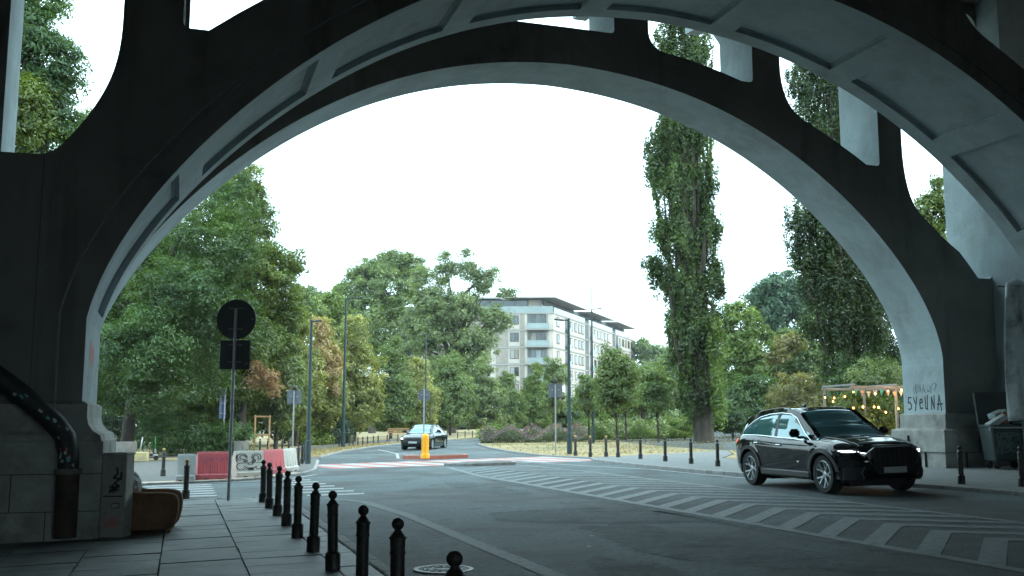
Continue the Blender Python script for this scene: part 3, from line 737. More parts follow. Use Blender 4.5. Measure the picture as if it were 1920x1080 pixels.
# yellow traffic bollard
p = gp(797, 857, 0.06)
root = empty('traffic_bollard', p, label='bright yellow rounded traffic bollard on the red kerbed island', cat='traffic bollard')
YEL = mat('yellow_plastic', (.85,.42,.01), .35, (.80,.36,.01), 6)
mb = MB(); mb.lathe([(.20,-.05),(.20,.1),(.16,.16),(.15,.2),(.15,.82),(.13,.92),(.08,.98),(.01,1.0)], seg=24); mb.build('shell', YEL, root, smooth=True)
mb = MB()
for k in range(8):
    a = k*math.pi/4; mb.bbox((.15*math.cos(a), .15*math.sin(a), .5), (.02,.03,.6), .004, rz=a)
mb.build('rib', YEL, root, kind='stuff')
# ------------------------------------------------------------------ signs and lamp posts
def pole(root, h, r, m, name='pole', z0=-.1, r2=None):
    mb = MB(); mb.tube([(0,0,z0),(0,0,h)], [r, r2 or r], 12); return mb.build(name, m, root, smooth=True)
SB = mat('sign_back_grey', (.035,.037,.04), .6, (.05,.052,.055), 4)
BKT = mat('bracket_grey', (.12,.12,.125), .5, (.18,.18,.18), 20)
p = gp(428, 938); root = empty('road_sign', p, label='tall grey pole with the dark backs of a round sign above a square sign', cat='road sign')
root.rotation_euler = (0, R(.25), R(-4))
pole(root, 4.25, .035, GALV)
mb = MB(); mb.lathe([(.445,-.012),(.455,-.008),(.455,.012),(.44,.016)], seg=48)
for i, v in enumerate(mb.v): mb.v[i] = (v[0], -v[2]+.05, v[1]+4.02)
mb.build('round_plate', SB, root, smooth=True)
mb = MB(); mb.bbox((0,.05,3.22), (.70,.024,.66), .02); mb.build('square_plate', SB, root)
mb = MB()
for z in (4.27,3.80,3.44,3.06): mb.bbox((0,.022,z), (.32,.03,.025), .004)
split_build(mb, 'bracket', BKT, root)
mb = MB(); mb.sphere((.38,.035,4.02),.03,8,(1,.3,1)); mb.sphere((.28,.035,3.02),.03,8,(1,.3,1)); split_build(mb, 'sticker', BKT, root)
def small_sign(px, py, h, sz, lab, m=None, square=True, rz=0, lamp=False):
    p = gp(px, py); root = empty('road_sign', p, rz, label=lab, cat='road sign')
    pole(root, h, .032, GALV)
    mb = MB(); mb.bbox((0,.05,h-sz*.55), (sz,.024,sz), .015) if square else None
    if not square:
        mb.lathe([(sz/2,-.012),(sz/2,.012)], seg=32)
        for i, v in enumerate(mb.v): mb.v[i] = (v[0], -v[2]+.05, v[1]+h-sz*.55)
    mb.build('plate', m or mat('sign_back_light', (.10,.12,.14), .55, (.14,.16,.18), 5), root)
    mb = MB()
    for q in (-.22,.0,.22): mb.bbox((q*sz, .03, h-sz*.5), (.07,.02,.05), .004)
    split_build(mb, 'bracket', mat('bracket_bright', (.30,.31,.32), .4), root)
    if lamp:
        mb = MB(); mb.sphere((0,0,h+.08), .11, 10, (1,1,1.2)); mb.build('cap', BLACKM, root, smooth=True)
small_sign(548, 862, 3.1, .62, 'square sign seen from behind on a grey pole behind the white barrier', lamp=True)
small_sign(1042, 850, 3.15, .62, 'square sign seen from behind on a grey pole left of the right green lamp post', lamp=True)
small_sign(794, 857, 3.0, .55, 'round sign seen from behind on a pole above the yellow bollard', square=False)
BLUE = mat('blue_sign', (.025,.05,.12), .4, (.035,.065,.15), 5)
p = gp(417, 851); root = empty('road_sign', p, R(86), label='blue sign seen almost edge on, on a thin grey pole behind the tall sign', cat='road sign')
pole(root, 3.6, .05, GALV); mb = MB(); mb.bbox((-.05,.08,2.75), (1.0,.04,1.7), .02); mb.build('plate', BLUE, root)
mb = MB()
for z in (2.2,2.75,3.3): mb.bbox((-.05,.04,z), (.9,.04,.04), .006)
split_build(mb, 'bracket', GALV, root)
def lamp(px, py, toppx, toppy, Y, arms, lab, r=.11, head=True, mast=0):
    p = gp(px, py); Y = p.y if Y is None else Y; t = at(toppx, toppy, p.y); h = t.z-p.z
    root = empty('street_lamp', p, label=lab, cat='street lamp')
    mb = MB(); mb.tube([(0,0,-.1),(0,0,.9),(0,0,.92),(0,0,h)], [r*1.35, r*1.3, r, r*.6], 12); mb.build('pole', GREENP, root, smooth=True)
    if mast: mb = MB(); mb.tube([(0,0,h),(0,0,h+mast)], .03, 6); mb.build('mast', GREENP, root)
    for (dx, dz, hl) in arms:
        mb = MB(); mb.tube([(0,0,h-.08),(dx*.5,0,h-.08+dz*.7),(dx,0,h-.08+dz)], .035, 6); a = mb.build('arm', GREENP, root)
        mb = MB(); s = 1 if dx > 0 else -1
        mb.bbox((dx+s*hl/2, 0, h-.08+dz+.02), (hl,.2,.07), .03, rot=Matrix.Rotation(-.12*s, 4, 'Y')); mb.build('lamp_head', mat('lamp_head_grey', (.07,.08,.08), .5), a)
lamp(577, 868, 585, 600, None, [(.12,.03,.32)], 'green lamp post at the left crossing with a short arm to the right', .088)
lamp(643, 838, 650, 560, None, [(.5,.12,.6)], 'tall dark lamp post farther back on the left lawn', .105)
lamp(1068, 851, 1061, 597, None, [(-.2,.0,.45)], 'green lamp post right of centre in front of the white apartment block', .088)
lamp(1112, 829, 1107, 580, None, [(.2,.1,.45)], 'slim lamp post with a thin mast rising above the apartment roof', .075, mast=1.3)
lamp(797, 822, 795, 625, None, [(-.2,0,.3)], 'thin far lamp post in front of the small trees behind the dark saloon car', .07)
# ------------------------------------------------------------------ plastic barriers
BRED = mat('red_barrier_plastic', (.70,.12,.13), .5, (.60,.14,.16), 3, .1, 20, dirt=(.42,.10,.14), dscale=2)
BWH = mat('white_barrier_plastic', (.62,.60,.54), .55, (.50,.48,.43), 3, .1, 20, dirt=(.40,.38,.33), dscale=2)
BGR = mat('grey_barrier_plastic', (.42,.43,.42), .6, (.32,.33,.33), 3, .1, 20, dirt=(.24,.25,.25), dscale=2)
def barrier(pa, pb, m, lab, h=.88, paint=None, grooves=True, d=.42):
    a, b = gp(*pa, -.08), gp(*pb, -.08); v = b-a; L_ = math.hypot(v.x, v.y); rz = math.atan2(v.y, v.x)
    root = empty('barrier', a, rz, label=lab, cat='barrier')
    prof = [(-d/2,.0),(-d/2,.20),(-d*.36,.24),(-d*.17,h*.93),(-d*.12,h),(d*.12,h),(d*.17,h*.93),(d*.36,.24),(d/2,.20),(d/2,0)]
    mb = MB(); N = 14; rings = []
    for i in range(N+1):
        x = .02+(L_-.04)*i/N; ins = 1.0 if 0 < i < N else .93
        rings.append([mb.V((x, y*ins, z if z > .01 or not (i in (4,5,9,10)) else .09)) for y, z in prof])
    mb.rings(rings, True)
    if grooves:
        for k in range(4):
            x = L_*(.2+.2*k)
            mb.poly([(x-.035,-d*.36-.005,.25),(x+.035,-d*.36-.005,.25),(x+.012,-d*.26,h*.62),(x-.012,-d*.26,h*.62)])
            mb.bbox((x,-d*.30,h*.42),(.03,.045,h*.42),.008, rot=Matrix.Rotation(-.2, 4, 'X'))
    o = mb.build('shell', m, root, smooth=False)
    mb = MB()
    for k in (.28,.68): mb.box((L_*k, -d/2-.002, .05), (L_*.14, .01, .09))
    mb.build('forklift_slot', BLACKM, root)
    def onface(p): # p in (0..1, 0..1) on the near sloping face
        z = .26+(h*.9-.26)*p[1]; y = -d*.36+(d*.36-d*.17)*((z-.24)/(h*.93-.24)); return (p[0]*L_, y-.006, z)
    if paint: paint(root, onface)
    return root
def face_graf(root, f):
    mb = MB()
    def circ(cx, cy, rx, ry, a0=0, a1=360, n=18): return [(cx+rx*math.cos(R(a0+(a1-a0)*i/n)), cy+ry*math.sin(R(a0+(a1-a0)*i/n))) for i in range(n+1)]
    fs = lambda p: f((p[0], p[1]))
    for c in (circ(.22,.80,.17,.2,-20,250),circ(.24,.80,.1,.12,0,300),circ(.72,.78,.16,.2,-70,200),circ(.70,.76,.09,.12,-60,240),circ(.5,.42,.09,.05),circ(.33,.56,.06,.1),circ(.62,.56,.06,.1),circ(.17,.26,.15,.2,60,330),circ(.8,.28,.15,.2,-150,130),circ(.5,.30,.22,.14,190,350),circ(.46,.05,.12,.1,0,180),circ(.07,.72,.06,.2,90,280)):
        stroke(mb, c, .035, fs)
    mb.build('graffiti', BLK, root, fix=False)
    mb = MB(); mb.poly([f(p) for p in ((.40,.02),(.62,.02),(.6,.16),(.5,.2),(.42,.14))]); mb.poly([f((.33+.03*math.cos(t), .56+.06*math.sin(t))) for t in [i*.7 for i in range(9)]]); mb.poly([f((.62+.03*math.cos(t), .56+.06*math.sin(t))) for t in [i*.7 for i in range(9)]])
    mb.build('graffiti', BLK, root, fix=False)
def tag_graf(root, f):
    mb = MB(); rnd = random.Random(8)
    for k in range(6): stroke(mb, [(.12+.13*k+rnd.uniform(0,.12), .62+rnd.uniform(0,.25)) for _ in range(4)], .016, f)
    mb.build('graffiti', mat('violet_spray', (.30,.10,.25), .6), root, fix=False)
barrier((331,905),(367,904), BGR, 'short pale grey barrier end at the left of the barrier row', .86, grooves=False, d=.5)
barrier((367,903),(433,900), BRED, 'red plastic barrier with grooves left of the tall sign pole', .9, tag_graf)
barrier((437,899),(491,895), BWH, 'white plastic barrier with a black graffiti face', .88, face_graf, grooves=False)
barrier((487,893),(528,889), BRED, 'red plastic barrier right of the white graffiti barrier', .86)
barrier((526,889),(551,884), BWH, 'cream barrier end turned sideways at the right of the barrier row', .84, grooves=True)
# ------------------------------------------------------------------ planter, stakes, racks, scooter, blocks
p = gp(452, 853); root = empty('planter', p, label='grey round concrete planter behind the barriers', cat='planter')
mb = MB(); mb.lathe([(.36,-.05),(.40,.62),(.42,.66),(.42,.72),(.36,.72),(.34,.6),(.01,.6)], seg=32); mb.build('bowl', mat('planter_concrete', (.2,.2,.2), .85, (.26,.26,.255), 4, .4, 30), root, smooth=True)
mb = MB(); mb.lathe([(.335,.61),(.3,.63),(.01,.64)], seg=20); mb.build('soil', SOIL, root)
p = gp(235, 864); root = empty('planter', p, label='large concrete ring round the foot of the dark leaning tree', cat='planter')
mb = MB(); mb.lathe([(.44,-.1),(.50,.3),(.49,.86),(.47,.9),(.36,.9),(.34,.7),(.01,.7)], seg=32); mb.build('ring', mat('ring_concrete', (.12,.115,.105), .9, (.19,.18,.165), 3, .5, 20), root, smooth=True)
WOOD = mat('stake_wood', (.26,.15,.07), .8, (.36,.22,.11), 4, .4, 20, stretch=(1,1,.2))
p = gp(490, 851); root = empty('tree_guard', p, R(12), label='wooden stake frame round a young tree behind the barriers', cat='tree guard')
for x in (-.38,.38):
    for y in (-.35,.35):
        mb = MB(); mb.tube([(x,y,-.1),(x*.98,y,2.05)], .04, 8); mb.build('stake', WOOD, root)
for z in (1.0, 1.97):
    for (c, s) in (((0,-.37,z),(.86,.04,.08)),((0,.37,z),(.86,.04,.08)),((-.4,0,z-.03),(.04,.8,.08)),((.4,0,z-.03),(.04,.8,.08))):
        mb = MB(); mb.bbox(c, s, .008); mb.build('rail', WOOD, root)
rk0 = None
for i, px in enumerate((279,293,304,315.5,326.5,336)):
    p = gp(px, 845)
    if rk0 is None:
        rk0 = empty('bike_rack', p); mb = MB()
        q = [(0,-.35,-.05),(0,-.35,.75)]+[(0,-.35+.7*(1-math.cos(math.pi*k/8))/2, .75+.12*math.sin(math.pi*k/8)) for k in range(1, 8)]+[(0,.35,.75),(0,.35,-.05)]
        mb.tube(q, .025, 8); mb.build('hoop', GALV, rk0, smooth=True); o = rk0
    else: o = copy_tree(rk0)
    o.location = p; o.rotation_euler = (0,0,R(-8))
    tag(o, ['leftmost thin steel bike hoop before the bushes','second steel bike hoop from the left, right of the green scooter stem','third steel bike hoop from the left before the bushes','fourth steel bike hoop from the left before the bushes','fifth steel bike hoop from the left before the bushes','rightmost thin steel bike hoop before the bushes'][i], 'bike rack', 'steel bike hoops by the bushes')
def scooter(p, rz, stem, lab):
    root = empty('kick_scooter', p, rz, label=lab, cat='scooter'); W_ = mat('scooter_white', (.55,.56,.56), .4)
    for x in (-.42,.45):
        for nm, pr, m_ in (('wheel', [(.06,-.025),(.12,-.025),(.125,0),(.12,.025),(.06,.025)], RUBBER),):
            mb = MB(); mb.lathe(pr, seg=20)
            for i, v in enumerate(mb.v): mb.v[i] = (v[0]+x, v[2], v[1]+.12)
            mb.build(nm, m_, root, smooth=True)
    mb = MB(); mb.bbox((-.0,0,.16), (.72,.17,.06), .02); mb.build('deck', mat('scooter_grey', (.12,.12,.125), .6), root)
    mb = MB(); mb.bbox((-.40,0,.24), (.22,.09,.05), .015); mb.tube([(.45,0,.12),(.38,0,.35),(.34,0,.42)], .045, 8); mb.build('mudguard', W_, root)
    mb = MB(); mb.tube([(.38,0,.35),(.27,0,1.08)], .028, 8); mb.build('stem', stem, root, smooth=True)
    mb = MB(); mb.tube([(.26,-.26,1.1),(.25,0,1.12),(.26,.26,1.1)], .018, 6); mb.build('handlebar', BLACKM, root)
scooter(gp(276,863), R(178), mat('white_stem', (.5,.5,.5), .4), 'grey and white kick scooter parked sideways beside the yellow block')
scooter(gp(287,858), R(95), mat('green_stem', (.05,.45,.08), .4), 'kick scooter with a bright green stem parked behind the grey one')
YB = mat('yellow_block_paint', (.50,.40,.16), .85, (.40,.34,.20), 5, .4, 20, dirt=(.28,.25,.2), dscale=3)
for i, (x0, x1, l) in enumerate(((196,221,'faded yellow concrete block left of the ring round the tree'),(247,272,'faded yellow concrete block right of the ring round the tree, next to the scooter'))):
    a, b = gp(x0, 865), gp(x1, 865); c = (a+b)/2
    mb = MB(); mb.bbox((0,0,.2), ((b-a).length,.35,.45), .03); o = mb.build('concrete_block', YB); o.location = c; tag(o, l, 'concrete block', 'yellow concrete blocks')
# low fence round the far lawn
FEN = mat('fence_brown', (.06,.045,.035), .7)
fpts = [(636,838),(655,836.5),(662,835.5),(671,835.5),(680,834.5),(689,833.5),(700,832.5),(709,831.5),(726,829.5),(746,828.5),(858,821.5),(872,820.5),(886,820)]
fl = empty('low_fence', gp(636,838), label='low dark hoop fence along the dry grass behind the dark saloon car', cat='fence')
inv = Matrix.Translation(-fl.location)
for px, py in fpts:
    mb = MB(); mb.M = inv; q = gp(px, py); mb.tube([q, q+Vector((0,0,.55))], .045, 6); mb.build('post', FEN, fl)
mb = MB(); mb.M = inv
for a, b in zip(fpts[1:-4], fpts[2:-3]): mb.tube([gp(*a)+Vector((0,0,.45)), gp(*b)+Vector((0,0,.45))], .015, 5)
mb.tube([gp(*fpts[-3])+Vector((0,0,.45)), gp(*fpts[-1])+Vector((0,0,.45))], .02, 5); mb.build('rail', FEN, fl)
p = gp(747, 826); root = empty('park_bench', p, R(190), label='small wooden park bench under the trees left of the dark saloon car', cat='bench')
for x in (-.7,.7):
    mb = MB(); mb.bbox((x,0,.2), (.08,.45,.42), .01); mb.bbox((x,-.22,.65), (.06,.06,.5), .01); mb.build('leg', BLACKM, root)
mb = MB(); [mb.bbox((0,-.15+.14*k,.44), (1.7,.11,.04), .008) for k in range(3)]; mb.build('seat', WOOD, root)
mb = MB(); [mb.bbox((0,-.2,.62+.14*k), (1.7,.04,.11), .008) for k in range(3)]; mb.build('backrest', WOOD, root)
# ------------------------------------------------------------------ armchair and utility post on the near left
LEA = mat('brown_leather', (.115,.048,.02), .65, (.18,.08,.036), 3, .25, 25, dirt=(.07,.03,.015), dscale=2)
base = W(-.90, 17.25); root = empty('armchair', base, TH-R(4), label='worn brown leather armchair left against the pier', cat='armchair')
def slab2(pts, y0, y1, b=.04):     # side profile (x,z) with rounded edges
    mb = MB(); cx = sum(p[0] for p in pts)/len(pts); cz = sum(p[1] for p in pts)/len(pts); rg = []
    for y, s in ((y0, b), (y0+b*.35, b*.3), (y0+b, 0), (y1-b, 0), (y1-b*.35, b*.3), (y1, b)):
        rg.append([mb.V((x-(b and s)*(1 if x > cx else -1)*min(1, abs(x-cx)*4), y, z-s*(1 if z > cz else -1)*min(1, abs(z-cz)*4))) for x, z in pts])
    mb.rings(rg, True); return mb
def sm(pts, r): return smoothpath([(p, r) for p in pts])
side = smoothpath([((-.1,.06),.03),((.86,.06),.12),((.93,.30),.12),((.93,.60),.14),((.72,.64),.2),((.30,.64),.15),((.12,.74),.1),((-.1,.80),.05)])
for y0, y1 in ((0,.17),(.83,1.0)):
    slab2(side, y0, y1).build('armrest', LEA, root, smooth=True)
slab2(smoothpath([((0,.08),.02),((.86,.08),.05),((.88,.30),.06),((.0,.30),.02)]), .16, .84, .02).build('frame', LEA, root, smooth=True)
slab2(smoothpath([((.12,.30),.05),((.9,.30),.07),((.9,.46),.07),((.12,.44),.05)]), .19, .81).build('seat_cushion', LEA, root, smooth=True)
slab2(smoothpath([((-.1,.3),.03),((.16,.3),.05),((.10,.86),.08),((-.1,.88),.05)]), .10, .90).build('backrest', LEA, root, smooth=True)
for y in (.005,.175,.835,.995):
    mb = MB(); mb.tube([(px_, y, pz_) for px_, pz_ in side[10:]], .014, 6); mb.build('piping', mat('pale_piping', (.30,.17,.09), .6), root, smooth=True)
for x in (.0,.8):
    for y in (.08,.92):
        mb = MB(); mb.lathe([(.025,.0),(.03,.07)], (x,y,0), 10); mb.build('foot', BLACKM, root)
mb = MB(); mb.sphere((0,0,0), .2, 16, (.42,1.05,1.0)); cu = mb.build('cushion', mat('patterned_cushion', (.10,.10,.10), .9, (.42,.43,.42), 16, .3, 40, lo=.47, hi=.53), smooth=True)
cu.location = root.matrix_basis @ Vector((.22,.36,.80)); cu.rotation_euler = (0, R(-22), TH-R(20)); tag(cu, 'grey patterned cushion leaning in the brown armchair', 'cushion')
base = gp(207, 1008); root = empty('utility_cabinet', base, TH-R(20), label='narrow grey concrete utility post with black and red graffiti beside the armchair', cat='utility cabinet')
CAB = mat('cabinet_concrete', (.27,.265,.25), .85, (.36,.35,.33), 3, .4, 30, dirt=(.15,.14,.12), dscale=3)
mb = MB(); mb.bbox((0,.16,.62), (.385,.30,1.26), .015); mb.build('post', CAB, root)
mb = MB(); mb.bbox((0,.16,1.265), (.41,.33,.035), .012); mb.build('cap', CAB, root)
mb = MB(); mb.bbox((0,.005,.62), (.30,.012,.02), .003); mb.bbox((.05,.003,.48),(.12,.012,.08),.003); mb.build('label_plate', BLACKM, root)
mb = MB(); mb.bbox((.05,-.005,.48),(.10,.006,.055),.002); mb.build('sticker', STK[3], root)
mb = MB(); g = lambda p: (p[0], .002, p[1])
stroke(mb, [(.05,1.05),(.06,.96),(.0,.9),(.12,.88),(.12,.98)], .03, g); stroke(mb, [(.1,.88),(.02,.82),(.08,.78),(-.04,.7)], .025, g)
for k in range(6): stroke(mb, [(-.08+.2*rnd.random(), .66+.16*rnd.random()) for _ in range(4)], .012, g)
mb.build('graffiti', BLK, root, fix=False)
mb = MB()
for k in range(9): stroke(mb, [(-.15+.26*rnd.random(), .12+.2*rnd.random()) for _ in range(4)], .011, g)
mb.build('graffiti', REDS, root, fix=False)
mb = MB()
for k in range(4): stroke(mb, [(-.05+.15*rnd.random(), 1.1+.09*rnd.random()) for _ in range(4)], .014, g)
mb.build('graffiti', STK[3], root, fix=False)
# ------------------------------------------------------------------ waste containers and hanging cloth on the right
DG = mat('container_plastic', (.010,.020,.022), .6, (.018,.032,.032), 4, .1, 20, dirt=(.035,.05,.05), dscale=3)
DK = mat('container_dark', (.012,.014,.014), .6, (.02,.022,.022), 4)
def container(base, rz, w_, d_, lab, m, lid):
    root = empty('waste_container', base, rz, label=lab, cat='waste container')
    mb = MB(); rg = []
    for z, s in ((.22,.80),(.26,.83),(1.1,1.0),(1.12,1.04),(1.18,1.04)):
        rg.append([mb.V((x*w_/2*s, y*d_/2*s, z)) for x, y in ((-1,-.92),(-.92,-1),(.92,-1),(1,-.92),(1,.92),(.92,1),(-.92,1),(-1,.92))])
    mb.rings(rg, True); mb.build('bin_body', m, root)
    for x in (-1,1):
        for y in (-1,1):
            mb = MB(); mb.lathe([(.1,-.03),(.1,.03)], seg=16)
            for i, v in enumerate(mb.v): mb.v[i] = (v[0]+x*w_*.33, v[2]+y*d_*.3, v[1]+.1)
            mb.build('wheel', RUBBER, root); mb = MB(); mb.bbox((x*w_*.33, y*d_*.3, .17), (.05,.09,.14), .01); mb.build('castor', DK, root)
    mb = MB(); mb.tube([(-w_*.55,-d_*.53,1.02),(-w_*.55,-d_*.53,1.1),(w_*.55,-d_*.53,1.1),(w_*.55,-d_*.53,1.02)], .018, 6); mb.build('handle', GALV, root)
    mb = MB()
    if lid: mb.bbox((0, d_*.52+.12, 1.18+.44), (w_*1.02,.07,.95), .08, rot=Matrix.Rotation(R(-14), 4, 'X'))
    else: mb.bbox((0, 0, 1.24), (w_*1.06,d_*1.06,.12), .06)
    mb.build('lid', DK, root); return root
cb = W(21.3, 22.3); rzc = TH-R(22)
r1 = container(cb, rzc, 1.0, .9, 'dark waste container with its lid open and boxes on top', DG, True)
def swirl(mb, f, k, w_, seed):
    rn = random.Random(seed)
    for i in range(k): stroke(mb, [(rn.uniform(-.38,.38), rn.uniform(.35,1.0)) for _ in range(4)], w_, f)
mb = MB(); swirl(mb, lambda p: (p[0], -.9/2*(.83+.17*(p[1]-.26)/.84)-.006, p[1]), 12, .018, 5); mb.build('graffiti', mat('pale_spray', (.10,.15,.15), .7), r1, fix=False)
r2 = container(W(22.0, 20.9), rzc+.05, 1.15, 1.0, 'black closed waste container at the right picture edge', DK, False)
CARD = mat('cardboard', (.22,.10,.055), .9, (.27,.13,.07), 3); CARDW = mat('pale_card', (.38,.42,.42), .8, (.30,.33,.33), 5)
def cbox(loc, sz, rot, m, lab):
    root = empty('cardboard_box', loc, label=lab, cat='box'); root.rotation_euler = rot
    mb = MB(); mb.bbox((0,0,0), sz, .006); mb.build('carton', m, root)
    mb = MB(); mb.bbox((0,-sz[1]*.15,sz[2]/2+.004), (sz[0]*.96,.05,.004), .001); mb.build('tape', CARDW if m is CARD else CARD, root)
M_ = Matrix.Translation(cb) @ Matrix.Rotation(rzc, 4, 'Z')
cbox(M_ @ Vector((.22,-.05,1.36)), (.62,.4,.32), (0, 0, rzc), CARD, 'brown cardboard box on the open waste container')
cbox(M_ @ Vector((-.28,-.25,1.27)), (.5,.34,.14), (0, R(-32), rzc), CARDW, 'pale flat box tipped over the rim of the waste container')
cbox(M_ @ Vector((-.12,.05,1.46)), (.4,.3,.14), (0, R(-20), rzc+.3), mat('crumpled_bag', (.12,.20,.20), .6, (.25,.33,.33), 9, .8, 12), 'crumpled greenish packaging behind the boxes')
bp_ = M_ @ Vector((.3,-.3,1.22)); rn = random.Random(3)
mb = MB(); mb.sphere((0,0,0), .2, 14, (1.5,.8,.45))
for i, v in enumerate(mb.v): mb.v[i] = tuple(c*(1+rn.uniform(-.12,.12)) for c in v)
o = mb.build('rubbish_bag', mat('dark_green_bag', (.01,.03,.025), .3), smooth=True); o.location = bp_; tag(o, 'dark green rubbish bag bulging from the waste container', 'bag')
# cloth tarpaulin, folded and tied up at its top
TARP = mat('tarpaulin', (.46,.50,.50), .75, (.56,.60,.60), 3, .3, 20, dirt=(.14,.15,.145), dscale=2)
mb = MB(); uT = 20.6; cols, rows = 46, 26; idx = []
n0t, ztop = atu(1893, 532, uT); _, zbot = atu(1890, 790, uT)
for j in range(rows+1):
    t = j/rows; row = []
    for i in range(cols+1):
        s = i/cols
        wd = .35+3.6*t**.6; nx_ = n0t-.10-.12*math.sin(t*2)+s*(2.6+wd*.25)-.0*t
        fold = .10*(math.sin(s*38+t*2.0)*(.35+.65*t)+.5*math.sin(s*71+1))
        z = ztop-(ztop-zbot)*t - (.35*(1-t)*(s**.5)*0) + (.03*math.sin(s*20)*t)
        row.append(mb.V((nx_ + .12*math.sin(s*22)*(1-t), uT+fold+.5*(1-t)*s*0, z)))
    idx.append(row)
for j in range(rows):
    for i in range(cols): mb.Fc([idx[j][i], idx[j][i+1], idx[j+1][i+1], idx[j+1][i]])
for i, v in enumerate(mb.v): mb.v[i] = (v[0]-n0t, v[1]-uT, v[2])
root = empty('tarpaulin', W(n0t, uT, 0), TH, label='grey cloth tarpaulin tied up and hanging in folds at the right edge', cat='tarpaulin')
o = mb.build('cloth', TARP, root, smooth=True, fix=False); sld = o.modifiers.new('s', 'SOLIDIFY'); sld.thickness = .01
mb = MB(); mb.tube([(-.12,0,ztop-.35),(-.06,0,ztop-.02),(.1,-.06,ztop+.06),(.4,-.05,ztop),(3.2,0,ztop+.1)], [.03,.07,.09,.06,.03], 8)
mb.build('gathered_knot', TARP, root, smooth=True)
mb = MB(); mb.tube([(.5,.35,0),(.5,.35,ztop+.02)], .03, 8); mb.tube([(3.2,.35,0),(3.2,.35,ztop+.1)], .03, 8); mb.tube([(-.05,.35,ztop-.02),(3.3,.35,ztop-.02)], .02, 8); split_build(mb, 'pole', BLACKM, root)
# ------------------------------------------------------------------ cars
def wheel(root, x, y, r, side, rimm, spokes=5):
    """side = +1 for the wheel on +y"""
    t = empty('wheel', (x, y, r)); t.parent = root
    def ax(mb):
        for i, v in enumerate(mb.v): mb.v[i] = (v[0], v[2]*side, v[1])
        return mb
    mb = MB(); hw = .13
    mb.lathe([(r*.68,-hw),(r*.93,-hw),(r*.985,-hw*.75),(r,-hw*.4),(r,hw*.4),(r*.985,hw*.75),(r*.93,hw),(r*.71,hw),(r*.68,hw*.8),(r*.68,-hw)], seg=40, caps=False)
    ax(mb).build('tyre', RUBBER, t, smooth=True)
    mb = MB(); mb.lathe([(r*.70,-hw*.9),(r*.70,hw*.92),(r*.665,hw*.95),(r*.64,hw*.4),(r*.62,-hw*.5)], seg=40, caps=False)
    for k in range(spokes):
        a = 2*math.pi*k/spokes
        for da in (-.16, .16):
            p0 = Vector((math.cos(a)*r*.12, math.sin(a)*r*.12, hw*.55)); p1 = Vector((math.cos(a+da)*r*.40, math.sin(a+da)*r*.40, hw*.62)); p2 = Vector((math.cos(a+da*1.75)*r*.665, math.sin(a+da*1.75)*r*.665, hw*.82))
            mb.tube([p0, p1, p2], [r*.06, r*.05, r*.05], 6)
    mb.lathe([(r*.17,hw*.3),(r*.17,hw*.66),(r*.13,hw*.72),(.005,hw*.74)], seg=20)
    ax(mb).build('rim', rimm, t, smooth=True)
    mb = MB(); mb.lathe([(r*.48,-hw*.2),(r*.48,hw*.1),(.01,hw*.1)], seg=24); ax(mb).build('brake_disc', mat('brake_disc', (.03,.03,.03), .6), t)
    return t
def lerp_tab(tab, x):
    for a, b in zip(tab[:-1], tab[1:]):
        if a[0] <= x <= b[0]:
            t = (x-a[0])/(b[0]-a[0]); t = t*t*(3-2*t)*.5+t*.5
            return a[1]+(b[1]-a[1])*t
    return tab[0][1] if x < tab[0][0] else tab[-1][1]
